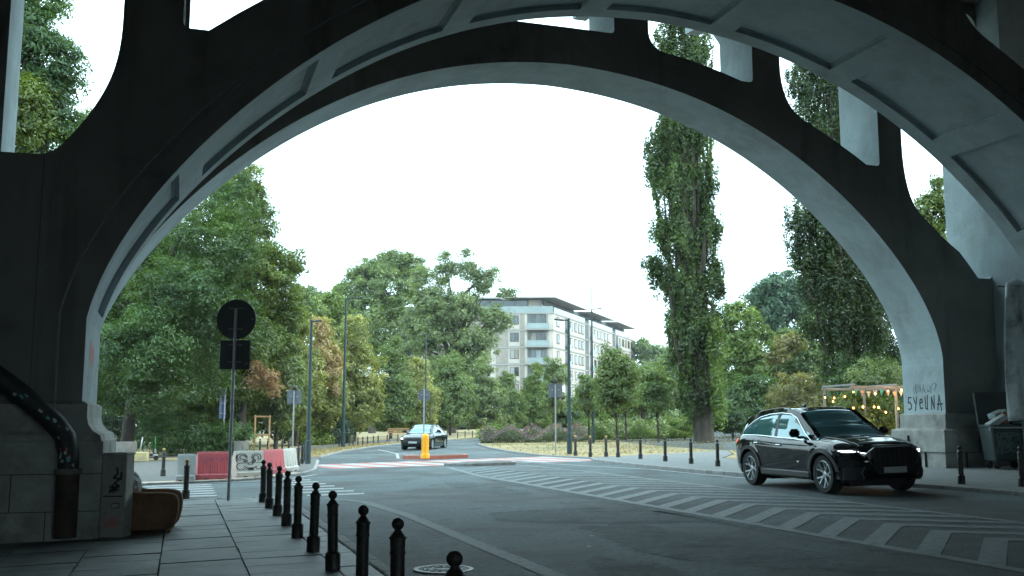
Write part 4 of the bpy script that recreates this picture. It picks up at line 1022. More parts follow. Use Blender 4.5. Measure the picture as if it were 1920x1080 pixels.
def build_car(S, base, rz, label, lights_on, cladding):
    root = empty(S['name'], base, rz, label=label, cat='car')
    P = S['paint']; xr, xf = S['xr'], S['xf']; Wd = S['w']/2
    ar, wr = S['arch'], S['wr']; axr, axf = S['axr'], S['axf']
    sill = S['sill']
    xs = set()
    N = 60
    for i in range(N+1): xs.add(round(xr+(xf-xr)*i/N, 3))
    for ac in (axr, axf):
        for k in range(21): xs.add(round(ac-ar*math.cos(math.pi*k/20), 3))
    xs = sorted(xs)
    xs = [x for i, x in enumerate(xs) if i == 0 or x-xs[i-1] > .008]
    def hw(x):     # half width in plan
        t = 1
        if x > xf-S['rf']: t = 1-S['kf']*((x-(xf-S['rf']))/S['rf'])**2.4
        if x < xr+S['rr']: t = 1-S['kr']*(((xr+S['rr'])-x)/S['rr'])**2.4
        return Wd*t
    def zb(x):
        z = lerp_tab(S['bottom'], x)
        for ac in (axr, axf):
            if abs(x-ac) < ar: z = max(z, wr+math.sqrt(ar*ar-(x-ac)**2))
        return z
    def zbelt(x): return lerp_tab(S['belt'], x)
    def ztop(x): return lerp_tab(S['hood'], x)
    prof = [(0,.945),(.10,.965),(.3,.978),(.5,.986),(.66,.994),(.76,1.0),(.82,.998),(.88,.985),(.94,.96),(1.0,.915)]
    def side_y(x, z):     # outer y at height z
        z0 = lerp_tab(S['bottom'], x); t = max(0, min(1, (z-z0)/(zbelt(x)-z0)))
        y = lerp_tab(prof, t)*hw(x)
        for ac in (axr, axf):      # flared arches
            dd = math.hypot(x-ac, z-wr)
            if ar-.02 < dd < ar+.16: y += .022*(1-abs(dd-ar-.03)/.13) if dd > ar-.02 and abs(dd-ar-.03) < .13 else 0
        return y
    mb = MB(); rings = []
    for x in xs:
        b_, be, tp = zb(x), zbelt(x), ztop(x); row = []
        nS = 14
        side = [(side_y(x, b_)-.10, b_+.0)] + [(side_y(x, b_+(be-b_)*k/nS), b_+(be-b_)*k/nS) for k in range(nS+1)]
        top = [(hw(x)*.80, be+(tp-be)*.45), (hw(x)*.62, be+(tp-be)*.80), (hw(x)*.34, be+(tp-be)*.96+S.get('powerdome', 0)*.3), (0, tp)]
        half = [(max(0.02, side[0][0]-.12), b_)] + side + top
        row = [mb.V((x, -y, z)) for y, z in half] + [mb.V((x, y, z)) for y, z in half[:-1][::-1]]
        rings.append(row)
    for a, b in zip(rings[:-1], rings[1:]):
        for i in range(len(a)-1): mb.Fc([a[i], a[i+1], b[i+1], b[i]])
    for e, sgn in ((rings[0], -1), (rings[-1], 1)):      # rounded end caps
        pts = [Vector(mb.v[i]) for i in e]; c = sum(pts, Vector())/len(pts); prev = e
        for f_, dx in ((.92,.035),(.75,.055),(.4,.065)):
            cur = [mb.V((p.x+sgn*dx, c.y+(p.y-c.y)*f_, c.z+(p.z-c.z)*f_)) for p in pts]
            for i in range(len(cur)-1): mb.Fc([prev[i], prev[i+1], cur[i+1], cur[i]])
            mb.Fc([prev[-1], prev[0], cur[0], cur[-1]]); prev = cur
        mb.Fc(prev)
    body = mb.build('body', P, root, smooth=True)
    # dark underbody and wheel wells
    mb = MB(); mb.box(((xr+xf)/2, 0, sill+.13), (xf-xr-.5, S['w']-.62, .22)); 
    for ac in (axr, axf):
        mb.box((ac, 0, wr+.12), (ar*2.0, S['w']-.66, ar*1.6))
    mb.build('underbody', RUBBER, root)
    # cladding strips along sills and arches
    if cladding:
        CL = mat('cladding_grey', (.018,.019,.02), .55)
        for sd in (-1, 1):
            for ac in (axr, axf):
                mb = MB(); r0, r1 = ar-.005, ar+.075; a0 = 8
                for k in range(24):
                    t0, t1 = R(a0+(180-2*a0)*k/24), R(a0+(180-2*a0)*(k+1)/24)
                    q = []
                    for (r_, t_) in ((r0,t0),(r0,t1),(r1,t1),(r1,t0)):
                        x, z = ac+r_*math.cos(t_), wr+r_*math.sin(t_); q.append((x, sd*(side_y(x, z)+.022), z))
                    mb.poly(q)
                    i0 = [(ac+r_*math.cos(t_), wr+r_*math.sin(t_)) for r_, t_ in ((r0,t0),(r0,t1))]
                    mb.poly([q[0], q[1], (i0[1][0], sd*(Wd-.2), i0[1][1]), (i0[0][0], sd*(Wd-.2), i0[0][1])])
                    o0 = [(ac+r1*math.cos(t_), wr+r1*math.sin(t_)) for t_ in (t0,t1)]
                    mb.poly([q[3], q[2], (o0[1][0], sd*(side_y(*o0[1])-.03), o0[1][1]), (o0[0][0], sd*(side_y(*o0[0])-.03), o0[0][1])])
                mb.build('wheel_arch_trim', CL, root, fix=True)
            mb = MB(); mb.bbox(((axr+axf)/2, sd*(Wd-.055), sill+.085), (axf-axr-2*ar-.1, .10, .15), .03); mb.build('sill_trim', CL, root)
    # greenhouse: base ring and roof ring per station
    st = S['cabin']       # list of (x, z_roof, halfwidth_base, halfwidth_roof); base follows the belt
    def cab(x):
        zr = lerp_tab([(s[0], s[1]) for s in st], x); yb = lerp_tab([(s[0], s[2]) for s in st], x); yr = lerp_tab([(s[0], s[3]) for s in st], x); return zr, yb, yr
    gx = [st[0][0]+(st[-1][0]-st[0][0])*i/44 for i in range(45)]
    glass = MB(); rows = []
    for x in gx:
        zr, yb, yr = cab(x); z0 = min(zbelt(x)-.02, zr-.002)
        h_ = zr-z0; yr_ = yb+(yr-yb)*min(1, max(0, h_)/(S['roofz']-1.0))
        half = [(yb, z0), (yb+(yr_-yb)*.33+.008, z0+h_*.33), (yb+(yr_-yb)*.66+.010, z0+h_*.66), (yr_+.0, z0+h_*.90), (yr_-.05, z0+h_*.965), (yr_*.72, z0+h_*.99+.005), (yr_*.36, z0+h_+.015), (0, z0+h_+.02)]
        rows.append([glass.V((x, -y, z)) for y, z in half] + [glass.V((x, y, z)) for y, z in half[:-1][::-1]])
    for a, b in zip(rows[:-1], rows[1:]):
        for i in range(len(a)-1): glass.Fc([a[i], a[i+1], b[i+1], b[i]])
    gobj = glass.build('glasshouse', S['glass'], root, smooth=True, fix=True)
    def cpt(x, f, sd, off=.006):     # point on the cabin side, f 0 belt..1 roof edge
        zr, yb, yr = cab(x); z0 = min(zbelt(x)-.02, zr-.002); h_ = zr-z0; yr_ = yb+(yr-yb)*min(1, max(0,h_)/(S['roofz']-1.0))
        return Vector((x, sd*(yb+(yr_-yb)*f+off), z0+h_*f))
    # roof skin
    def tcp(x, g, off=.006):      # point over the top, g -1..1 across
        zr, yb, yr = cab(x); z0 = min(zbelt(x)-.02, zr-.002); h_ = zr-z0; yr_ = yb+(yr-yb)*min(1, max(0,h_)/(S['roofz']-1.0))
        tab = [(0,(0,z0+h_+.02)),(.36,(yr_*.36,z0+h_+.015)),(.72,(yr_*.72,z0+h_*.99+.005)),(.95,(yr_-.05,z0+h_*.965)),(1.0,(yr_,z0+h_*.90))]
        a = abs(g); s = 1 if g >= 0 else -1
        for (g0, p0), (g1, p1) in zip(tab[:-1], tab[1:]):
            if g0 <= a <= g1+1e-9:
                t = (a-g0)/(g1-g0); y = p0[0]+(p1[0]-p0[0])*t; z = p0[1]+(p1[1]-p0[1])*t; return Vector((x, s*(y+off*a), z+off))
    mb = MB(); r0, r1 = S['roof']; nR = 20; gs = [-1,-.95,-.72,-.36,0,.36,.72,.95,1]; rws = []
    for i in range(nR+1):
        x = r0+(r1-r0)*i/nR; rws.append([mb.V(tcp(x, g)) for g in gs])
    for a, b in zip(rws[:-1], rws[1:]):
        for i in range(len(gs)-1): mb.Fc([a[i], a[i+1], b[i+1], b[i]])
    mb.build('roof', S['roofmat'], root, smooth=True)
    CH_ = S['trim']
    for sd in (-1, 1):
        # A pillar, roof rail line, C pillar as body coloured bands; window outline trim
        w0, w1 = S['win']; ap = S['apil']
        def band(pts_lo, pts_hi, nm, m_):
            q = MB()
            for (a, b), (c, d_) in zip(zip(pts_lo[:-1], pts_lo[1:]), zip(pts_hi[:-1], pts_hi[1:])): q.quad(a, b, d_, c)
            return q.build(nm, m_, root, smooth=True)
        xsA = [w0+(ap[0]-w0)*i/24 for i in range(25)]
        # upper side frame: from the rear of the side glass to the A pillar foot
        hi = []; lo = []
        F_ = S['frame']
        for x, f0 in F_:
            lo.append(cpt(x, f0, sd, .010)); hi.append(cpt(x, 1.0, sd, .010) if x > S['roof'][0] else cpt(x, .99, sd, .010))
        band(lo, hi, 'side_frame', P)
        # glass trim line
        q = MB(); tr = [cpt(x, f0, sd, .016) for x, f0 in F_]; q.tube(tr, .011, 5)
        q.tube([cpt(x, .07, sd, .020) for x in [F_[0][0]+(F_[-1][0]-F_[0][0])*i/16 for i in range(17)]], .012, 5)
        q.build('window_trim', CH_, root, smooth=True)
        for xb in S['bpil']:
            q = MB(); q.quad(cpt(xb-.05,.06,sd,.011), cpt(xb+.05,.06,sd,.011), cpt(xb+.03,.86,sd,.011), cpt(xb-.06,.86,sd,.011)); q.build('pillar', mat('pillar_black', (.008,.008,.008), .25), root)
        # C pillar / rear quarter
        q = MB(); cq = S['cpil']
        q.poly([cpt(cq[0][0], cq[0][1], sd, .012)]+[cpt(x, f, sd, .012) for x, f in cq[1:]]); q.build('rear_quarter', P, root)
        # A pillar edge seen from the front
        q = MB(); A = [(x, 1.0) for x in [S['roof'][1]+(ap[1]-S['roof'][1])*i/10 for i in range(11)]]
        l1 = [tcp(x, sd*1.0, .012) for x, _ in A]; l2 = [tcp(x, sd*.88, .010) for x, _ in A]; l0 = [cpt(x, .62 if i < 9 else .2, sd, .012) for i, (x, _) in enumerate(A)]
        for i in range(10): q.quad(l1[i], l1[i+1], l2[i+1], l2[i]); q.quad(l0[i], l0[i+1], l1[i+1], l1[i])
        q.build('windscreen_pillar', P, root)
        # handles, mirror, door gaps
        for hx, hz in S['handles']:
            q = MB(); q.bbox((hx, sd*(side_y(hx, hz)+.016), hz), (.19,.025,.026), .009); q.build('door_handle', S['handlemat'], root)
        q = MB()
        for gx_, z0, z1 in S['gaps']:
            pts = [Vector((gx_+(S.get('gapslant',0)*(z-z0)), sd*(side_y(gx_, z)+.0035), z)) for z in [z0+(z1-z0)*i/8 for i in range(9)]]
            for a, b in zip(pts[:-1], pts[1:]): q.quad(a-Vector((.004,0,0)), a+Vector((.004,0,0)), b+Vector((.004,0,0)), b-Vector((.004,0,0)))
        q.build('door_gap', RUBBER, root, fix=False)
        mx_, mz = S['mirror']; my = cab(mx_)[1]
        mr_ = MB(); mr_.bbox((mx_, sd*(my+.20), mz+.09), (.13,.24,.17), .05); m0 = mr_.build('mirror', P, root, smooth=True)
        mr_ = MB(); mr_.bbox((mx_+.01, sd*(my+.06), mz+.0), (.07,.16,.05), .015); mr_.build('bracket', RUBBER, m0)
        if S.get('rails'):
            q = MB(); rr_ = S['rails']; pts = [tcp(x, sd*.93, .035) for x in [rr_[0]+(rr_[1]-rr_[0])*i/12 for i in range(13)]]
            pts[0].z -= .035; pts[-1].z -= .035; q.tube(pts, .012, 6); q.build('roof_rail', P, root, smooth=True)
        # wheels
        for ac in (axr, axf): wheel(root, ac, sd*(Wd-.15), wr, sd, S['rim'], S['spokes'])
    # front details on a curved nose: helper puts (y, z) onto the front cap
    def front(y, z, off=.012):
        t = abs(y)/Wd; x = xf+.055
        # follow plan curve
        lo_, hi_ = xf-S['rf'], xf
        for _ in range(18):
            mid = (lo_+hi_)/2
            if side_y(mid, z) > abs(y): lo_ = mid
            else: hi_ = mid
        xx = lo_ if abs(y) > side_y(xf-.004, z)-.002 else xf+.05*(1-(abs(y)/max(.1, side_y(xf-.004, z)))**4)
        tp = ztop(xf)
        return Vector((xx+off, y, z))
    def patch(pts, nm, m_, off=.012, n=8):      # polygon outline in (y,z), triangulated finely
        q = MB(); (y0, y1), _ = ((min(p[0] for p in pts), max(p[0] for p in pts)), 0)
        def zr_(y):
            zs = []
            for a, b in zip(pts, pts[1:]+pts[:1]):
                if min(a[0], b[0]) <= y <= max(a[0], b[0]) and a[0] != b[0]: zs.append(a[1]+(b[1]-a[1])*(y-a[0])/(b[0]-a[0]))
            return (min(zs), max(zs)) if zs else (pts[0][1], pts[0][1])
        ys = [y0+(y1-y0)*(i+.001)/(n+.002) for i in range(n+1)]
        for a, b in zip(ys[:-1], ys[1:]):
            (a0, a1), (b0, b1) = zr_(a), zr_(b)
            q.quad(front(a,a0,off), front(b,b0,off), front(b,b1,off), front(a,a1,off))
            q.quad(front(a,a0,off), front(b,b0,off), front(b,b0,off-.04), front(a,a0,off-.04)); q.quad(front(a,a1,off), front(b,b1,off), front(b,b1,off-.04), front(a,a1,off-.04))
        return q.build(nm, m_, root, fix=False)
    S['front'](patch, front, root)
    S['extra'](root, side_y, ztop, cab, tcp, zbelt)
    return root
def carpaint(name, col):
    m = mat(name, col, .6, spec=0, coat=1.0); m.node_tree.nodes['Principled BSDF'].inputs['Coat Roughness'].default_value = .04; return m
GLS = mat('cyan_reflection_glass', (.07,.20,.23), .03, spec=.8, metal=.35); GLS.node_tree.nodes['Principled BSDF'].inputs['IOR'].default_value = 1.6  # cyan base colour paints the sky's reflection into the car windows
GLS.node_tree.nodes['Principled BSDF'].inputs['Coat Weight'].default_value = .6; GLS.node_tree.nodes['Principled BSDF'].inputs['Coat Roughness'].default_value = .02
CHR = mat('satin_chrome', (.55,.58,.60), .22, metal=1.0)
PLATE = mat('number_plate', (.45,.47,.47), .4, (.36,.38,.38), 20); GRL = mat('grille_black', (.006,.006,.007), .35)
HL = emis('headlight_on', (.85,.95,1.0), 5); HLS = emis('headlight_dim', (.8,.9,1.0), 3)
LENS = mat('lamp_lens', (.10,.11,.12), .08, spec=.8); TAIL = emis('tail_light', (.8,.06,.02), .6)
RIM1 = mat('machined_rim', (.38,.42,.43), .3, (.50,.54,.55), 10, metal=.35)
def plate_text(root, front, z, y0=-.2, off=.032):
    mb = MB(); f = lambda p: front(p[0], p[1], off)
    rn = random.Random(1)
    for k in range(7):
        if k == 2: continue
        x = y0+.03+k*.052; stroke(mb, [(x,z-.03),(x,z+.03),(x+.028,z+.03),(x+.028,z-.03)][:rn.choice((3,4))], .008, f)
    mb.build('plate_characters', BLACKM, root, fix=False)
def suv_front(patch, front, root):
    patch([(-.52,.62),(-.60,.80),(-.42,.92),(.42,.92),(.60,.80),(.52,.62),(.36,.42),(-.36,.42)], 'grille', GRL, .018, 14)
    g = bpy.data.objects[-1] if False else None
    mb = MB()
    for k in range(9):
        y = -.44+.11*k; mb.tube([front(y,.46,.03), front(y,.68,.032), front(y,.89,.03)], .008, 4)
    mb.build('grille_bar', mat('grille_bar_dark', (.03,.032,.034), .3), root, kind=None)
    mb = MB(); o_ = [(-.52,.62),(-.60,.80),(-.42,.92),(.42,.92),(.60,.80),(.52,.62),(.36,.42),(-.36,.42),(-.52,.62)]
    mb.tube([front(*p, .03) for p in o_], .009, 5); mb.build('grille_frame', mat('dark_chrome', (.06,.07,.075), .3, metal=.8), root)
    for s in (-1, 1):
        patch([(s*.66,.825),(s*.90,.80),(s*.955,.85),(s*.92,.885),(s*.70,.895)] if s > 0 else [(s*.955,.85),(s*.90,.80),(s*.66,.825),(s*.70,.895),(s*.92,.885)], 'headlamp_glass', LENS, .016, 8)
        patch([(s*.69,.835),(s*.88,.825),(s*.92,.855),(s*.72,.868)] if s > 0 else [(s*.92,.855),(s*.88,.825),(s*.69,.835),(s*.72,.868)], 'headlight', HL, .021, 8)
        patch([(s*.60,.80),(s*.68,.82),(s*.68,.83),(s*.60,.815)] if s > 0 else [(s*.68,.82),(s*.60,.80),(s*.60,.815),(s*.68,.83)], 'daytime_strip', HLS, .024, 4)
        patch([(min(s*.62,s*.93),.30),(max(s*.62,s*.93),.30),(max(s*.62,s*.93),.55),(min(s*.62,s*.93),.55)], 'air_intake', GRL, .014, 6)
        mb = MB(); mb.tube([front(s*.64,.55,.02), front(s*.70,.44,.022), front(s*.66,.34,.02)], .014, 5); mb.build('intake_blade', mat('blade_dim', (.08,.085,.09), .4), root)
    mb = MB(); mb.bbox((front(0,.47).x+.03, 0, .485), (.02,.52,.115), .005); mb.build('number_plate', PLATE, root)
    plate_text(root, front, .485, -.2, .05)
def suv_extra(root, side_y, ztop, cab, tcp, zbelt):
    for s in (-1, 1):
        mb = MB(); pts = [(-2.40,.93),(-2.25,.93),(-2.02,.98),(-2.05,1.03),(-2.40,1.03)]
        mb.poly([(x, s*(side_y(x, z)+.008), z) for x, z in pts]); mb.build('tail_light', TAIL, root, fix=False)
        mb = MB(); mb.bbox((.62, s*(side_y(.62,.60)+.004), .60), (.0+.08,.008,.03), .002); mb.build('badge', CHR, root)
    mb = MB(); mb.bbox((-.6,0,1.755), (.16,.06,.07), .03); mb.build('roof_fin', P_SUV, root)
    mb = MB(); a = [tcp(-1.98+.02*i, 0) for i in range(2)]
    for s in (-.9,.9): pass
    mb.bbox((-1.90, 0, cab(-1.85)[0]+.015), (.30,1.28,.035), .015); mb.build('spoiler', P_SUV, root)
    # bonnet creases and shut line
    mb = MB()
    for s in (-1, 1):
        pts = [Vector((x, s*(.62+.02*(2.2-x)), lerp_tab(SUV['belt'], x)+(ztop(x)-lerp_tab(SUV['belt'], x))*.80+.008)) for x in [1.05+1.25*i/14 for i in range(15)]]
        mb.tube(pts, .012, 6)
    mb.build('bonnet_crease', P_SUV, root, smooth=True)
    mb = MB()       # wipers
    for y in (-.45, .25): mb.tube([(1.02,y,1.10),(.86,y+.45,1.20)], .010, 5)
    mb.build('wiper', RUBBER, root)
P_SUV = carpaint('black_car_paint', (.008,.009,.010))
SUV = dict(name='suv', paint=P_SUV, roofmat=P_SUV, glass=GLS, trim=CHR, handlemat=CHR, rim=RIM1, spokes=5, w=1.99, xr=-2.43, xf=2.44, rf=.95, kf=.30, rr=.85, kr=.20, sill=.26,
  arch=.435, wr=.385, axr=-1.45, axf=1.52, roofz=1.69,
  bottom=[(-2.45,.46),(-2.2,.36),(-1.9,.27),(1.95,.24),(2.25,.26),(2.45,.32)],
  belt=[(-2.45,.86),(-2.25,1.02),(-1.9,1.11),(-1.2,1.10),(0,1.05),(1.0,1.03),(1.7,.98),(2.2,.90),(2.4,.80),(2.45,.74)],
  hood=[(-2.45,.88),(-2.25,1.05),(-1.9,1.12),(0,1.10),(1.0,1.12),(1.6,1.09),(2.1,1.02),(2.36,.94),(2.45,.84)],
  cabin=[(-2.30,1.03,.70,.50),(-2.05,1.32,.84,.60),(-1.80,1.52,.87,.63),(-1.2,1.645,.90,.67),(-.5,1.70,.91,.70),(.05,1.69,.91,.70),(.30,1.64,.905,.68),(.75,1.36,.89,.64),(1.20,1.08,.84,.60)],
  roof=(-1.92,.26), win=(-1.9,.9), apil=(1.02,1.14), bpil=(-.38,), mirror=(.72,1.10),
  frame=[(-1.92,.30),(-1.75,.50),(-1.5,.68),(-1.2,.78),(-.8,.84),(-.3,.86),(.1,.84),(.35,.78),(.55,.66),(.75,.48),(.92,.25),(1.0,.10)],
  cpil=[(-1.92,.30),(-1.86,.05),(-2.15,.05),(-2.2,.5),(-2.0,.98),(-1.75,.98),(-1.75,.50)],
  handles=[(-.12,.93),(-1.08,.96)], gaps=[(.72,.42,1.02),(-.42,.42,1.04),(-1.25,.62,1.06)], rails=(-1.5,.0), powerdome=.02, front=suv_front, extra=suv_extra)
fl_, rl_ = gp(1553, 926, -.09), gp(1407, 913.5, -.09)     # right-hand? contact points of the two wheels nearest the camera
rz = R(-74.5); SS = 1.065
# nearest side of the car is its right side (-y)
fwd = Vector((math.cos(rz), math.sin(rz), 0)); left = Vector((-fwd.y, fwd.x, 0))
mid = (fl_+rl_)/2 ; base = fl_ + left*(.995-.13)*SS - fwd*1.52*SS; base.z = gz(base.x, base.y)-.087
suv = build_car(SUV, base, rz, 'large glossy black coupe style suv with its headlights on driving under the arch', True, True)
sx = math.atan(K*abs(math.sin(rz-TH)))
# tilt to the road's cross fall
nvec = Vector((-K*CT, -K*ST, 1)).normalized(); q0 = Vector((0,0,1)).rotation_difference(nvec)
suv.scale = (SS, SS*.985, SS*1.01); suv.rotation_mode = 'QUATERNION'; suv.rotation_quaternion = q0 @ Matrix.Rotation(rz, 3, 'Z').to_quaternion()
def sed_front(patch, front, root):
    patch([(-.5,.40),(-.56,.52),(-.48,.68),(.48,.68),(.56,.52),(.5,.40)], 'grille', GRL, .018, 10)
    for s in (-1, 1):
        patch([(s*.60,.60),(s*.84,.62),(s*.80,.69),(s*.62,.68)] if s > 0 else [(s*.84,.62),(s*.60,.60),(s*.62,.68),(s*.80,.69)], 'headlight', HLS, .02, 6)
    mb = MB(); mb.bbox((front(0,.42).x+.03, 0, .43), (.02,.5,.11), .005); mb.build('number_plate', PLATE, root)
def sed_extra(root, side_y, ztop, cab, tcp, zbelt):
    for s in (-1, 1):
        mb = MB(); mb.poly([(x, s*(side_y(x, z)+.008), z) for x, z in ((-2.3,.75),(-2.05,.76),(-2.1,.88),(-2.3,.88))]); mb.build('tail_light', TAIL, root, fix=False)
P_SED = carpaint('dark_teal_car_paint', (.006,.012,.015))
SED = dict(name='saloon_car', paint=P_SED, roofmat=P_SED, glass=GLS, trim=CHR, handlemat=CHR, rim=RIM1, spokes=6, w=1.84, xr=-2.40, xf=2.34, rf=.9, kf=.28, rr=.8, kr=.20, sill=.18,
  arch=.365, wr=.33, axr=-1.42, axf=1.40, roofz=1.42,
  bottom=[(-2.42,.36),(-2.1,.22),(-1.8,.18),(1.9,.17),(2.2,.18),(2.36,.24)],
  belt=[(-2.42,.78),(-2.2,.93),(-1.6,.94),(0,.90),(1.0,.86),(1.6,.80),(2.1,.68),(2.36,.56)],
  hood=[(-2.42,.80),(-2.2,.98),(-1.6,1.0),(0,.95),(1.0,.96),(1.6,.88),(2.1,.76),(2.36,.62)],
  cabin=[(-2.0,.98,.62,.5),(-1.5,1.17,.78,.54),(-.95,1.36,.82,.58),(-.3,1.43,.83,.60),(.2,1.42,.83,.60),(.6,1.24,.82,.58),(1.15,.94,.76,.54)],
  roof=(-1.0,.22), win=(-1.5,.9), apil=(.98,1.08), bpil=(-.25,), mirror=(.65,.96),
  frame=[(-1.55,.25),(-1.3,.55),(-1.0,.74),(-.6,.84),(-.2,.86),(.2,.84),(.45,.68),(.7,.42),(.95,.12)],
  cpil=[(-1.55,.25),(-1.4,.05),(-1.9,.05),(-1.6,.95),(-1.3,.97),(-1.3,.55)],
  handles=[(-.1,.80),(-1.0,.82)], gaps=[(.8,.3,.86),(-.3,.3,.88)], front=sed_front, extra=sed_extra)
a_, b_ = gp(803, 842, -.09), gp(836, 838.5, -.09); dv = a_-b_; rz2 = R(-101)
c_ = gp(783, 843.3, -.09)
build_car(SED, c_+Vector((math.cos(rz2), math.sin(rz2), 0))*-1.4, rz2, 'dark saloon car coming round the bend behind the yellow bollard', False, False)
# ------------------------------------------------------------------ trees
def leaf_mesh(name, P, N, size, mtl, parent, rng, aspect=.6, **k):
    """one rhombus per leaf; P positions, N preferred normals"""
    n = len(P)
    N = N/np.linalg.norm(N, axis=1, keepdims=True)
    r = rng.normal(size=(n, 3)); T = np.cross(N, r); T /= np.linalg.norm(T, axis=1, keepdims=True); B = np.cross(N, T)
    s = size*rng.uniform(.42, 1.55, (n, 1)); bend = N*s*.15
    V = np.stack([P-T*s, P-B*s*aspect*.5+bend, P+T*s, P+B*s*aspect*.5+bend], 1).reshape(-1, 3).astype(np.float32)
    me = bpy.data.meshes.new(name); me.vertices.add(4*n); me.vertices.foreach_set('co', V.ravel())
    me.loops.add(4*n); me.loops.foreach_set('vertex_index', np.arange(4*n, dtype=np.int32))
    me.polygons.add(n); me.polygons.foreach_set('loop_start', np.arange(0, 4*n, 4, dtype=np.int32)); me.polygons.foreach_set('loop_total', np.full(n, 4, dtype=np.int32))
    me.materials.append(mtl); me.update(calc_edges=True)
    o = link(bpy.data.objects.new(name, me)); o.parent = parent
    return tag(o, **k)
def crown_points(blobs, n, cr, rng, style, shell=.55):
    """clumped leaf positions inside ellipsoid blobs (c, rx, ry, rz)"""
    vol = np.array([b[1]*b[3]*b[2] for b in blobs])**.72; vol /= vol.sum()
    P = []; Nn = []; cc = []
    for b, f in zip(blobs, vol):
        m = int(n*f); per = 90 if style != 'poplar' else 60; nc = max(5, m//per)
        d = rng.normal(size=(nc, 3)); d /= np.linalg.norm(d, axis=1, keepdims=True)
        rad = shell+(1-shell)*rng.random((nc, 1))**.7; rad *= rng.uniform(.86, 1.08, (nc, 1))
        ctr = np.array(b[0])+d*rad*np.array([b[1], b[2], b[3]]); cc.append(ctr)
        crs = cr*rng.uniform(.55, 1.4, nc)
        idx = rng.integers(0, nc, m)
        g = rng.normal(size=(m, 3)); g /= np.linalg.norm(g, axis=1, keepdims=True); rr_ = rng.random((m, 1))**.45
        off = g*rr_*crs[idx][:, None]
        if style == 'droop': off *= np.array([1.15, 1.15, .5]); h = np.hypot(off[:, 0], off[:, 1]); off[:, 2] -= (h**2)*.45/np.maximum(cr, .1)
        elif style == 'poplar': off *= np.array([.55, .55, 1.7])
        else: off *= np.array([1.05, 1.05, .72])
        P.append(ctr[idx]+off)
        nn = d[idx]*.5+g*.55+np.array([0, 0, .55])+rng.normal(size=(m, 3))*.5; Nn.append(nn)
    return np.concatenate(P), np.concatenate(Nn), np.concatenate(cc)
def tree(base, trunk, blobs, n, leaf, cr, m, label, r0=.25, style='round', limbs=14, name='tree', cat='tree', seed=1, group=None, bark=BARK, fork=.45, shell=.55, extra=None, aspect=.6):
    rng = np.random.default_rng(seed); rn = random.Random(seed)
    base = Vector(base); root = empty(name, base, label=label, cat=cat, group=group)
    P, Nn, cc = crown_points(blobs, n, cr, rng, style, shell)
    leaf_mesh('crown', P-np.array(base), Nn, leaf, m, root, rng, aspect)
    if extra:
        for bl, m2, n2, lab in extra:
            P2, N2, _ = crown_points(bl, n2, cr, rng, style, .2); leaf_mesh('crown', P2-np.array(base), N2, leaf, m2, root, rng, aspect, label=lab)
    mb = MB(); tr = [Vector(p)-base for p in trunk]
    mb.tube([tr[0]-Vector((0,0,.3))]+tr, [r0*1.35]+[max(.03, r0*(1-.75*i/(len(tr)-1))) for i in range(len(tr))], 10)
    ks = rn.sample(range(len(cc)), min(limbs, len(cc)))
    for k in ks:
        e = Vector(cc[k])-base; t = rn.uniform(fork, .98)*(len(tr)-1); i = min(int(t), len(tr)-2); s = tr[i].lerp(tr[i+1], t-i)
        if s.z > e.z: s = tr[i].lerp(tr[0], .3)
        mid = s.lerp(e, .5)+Vector((rn.uniform(-.3,.3), rn.uniform(-.3,.3), rn.uniform(.0,.5)*(1 if style != 'poplar' else .1)))
        if style == 'poplar': mid = Vector((s.x+(e.x-s.x)*.75, s.y+(e.y-s.y)*.75, s.z+(e.z-s.z)*.4))
        q1 = s.lerp(mid, .5); q2 = mid.lerp(e, .5)
        rr_ = r0*rn.uniform(.22,.42); mb.tube([s, q1, mid, q2, e], [rr_, rr_*.85, rr_*.65, rr_*.4, .015], 6, caps=False)
    mb.build('trunk', bark, root, smooth=True, fix=False)
    return root
def B(px, py, rpx, rpy, Y, dy=0, depth=.85):       # ellipsoid of a crown at distance Y from its size in the view
    c = at(px, py, Y+dy); s = (Y+dy)/F; return (c, rpx*s, max(rpx, rpy*.6)*s*depth, rpy*s)
def tp(px, py, Y): return at(px, py, Y)
def onground(px, Y): X = (px-960)/F*Y; return Vector((X, Y, gz(X, Y)))
L_DK = leafmat('locust_leaves', (0.028, 0.058, 0.013), (0.089, 0.150, 0.032), (0.138, 0.213, 0.037))
L_BL = leafmat('locust_leaves_blue', (0.034, 0.073, 0.023), (0.108, 0.186, 0.059), (0.143, 0.238, 0.072))
L_OAK = leafmat('oak_leaves', (0.059, 0.087, 0.016), (0.162, 0.219, 0.042), (0.301, 0.325, 0.057))
L_LIME = leafmat('lime_leaves', (0.141, 0.166, 0.046), (0.375, 0.374, 0.127), (0.584, 0.503, 0.180))
L_GRN = leafmat('mid_green_leaves', (0.081, 0.123, 0.038), (0.207, 0.271, 0.089), (0.314, 0.367, 0.113))
L_GRY = leafmat('grey_green_leaves', (0.098, 0.135, 0.054), (0.250, 0.307, 0.127), (0.383, 0.436, 0.189))
L_ORG = leafmat('autumn_leaves', (.24, .17, .08), (.50, .37, .20), (.60, .48, .28))
L_RED = leafmat('red_autumn_leaves', (.20, .12, .06), (.46, .28, .18), (.5, .35, .2))
L_POP = leafmat('poplar_leaves', (0.030, 0.056, 0.012), (0.098, 0.152, 0.037), (0.170, 0.240, 0.051))
L_POPD = leafmat('dark_poplar_leaves', (0.020, 0.039, 0.011), (0.072, 0.110, 0.035), (0.128, 0.181, 0.055))
L_YG = leafmat('bright_green_leaves', (0.075, 0.121, 0.019), (0.182, 0.253, 0.051), (0.297, 0.333, 0.075))
L_TAN = leafmat('tan_shrub_leaves', (0.117, 0.110, 0.036), (0.257, 0.223, 0.080), (0.370, 0.285, 0.115))
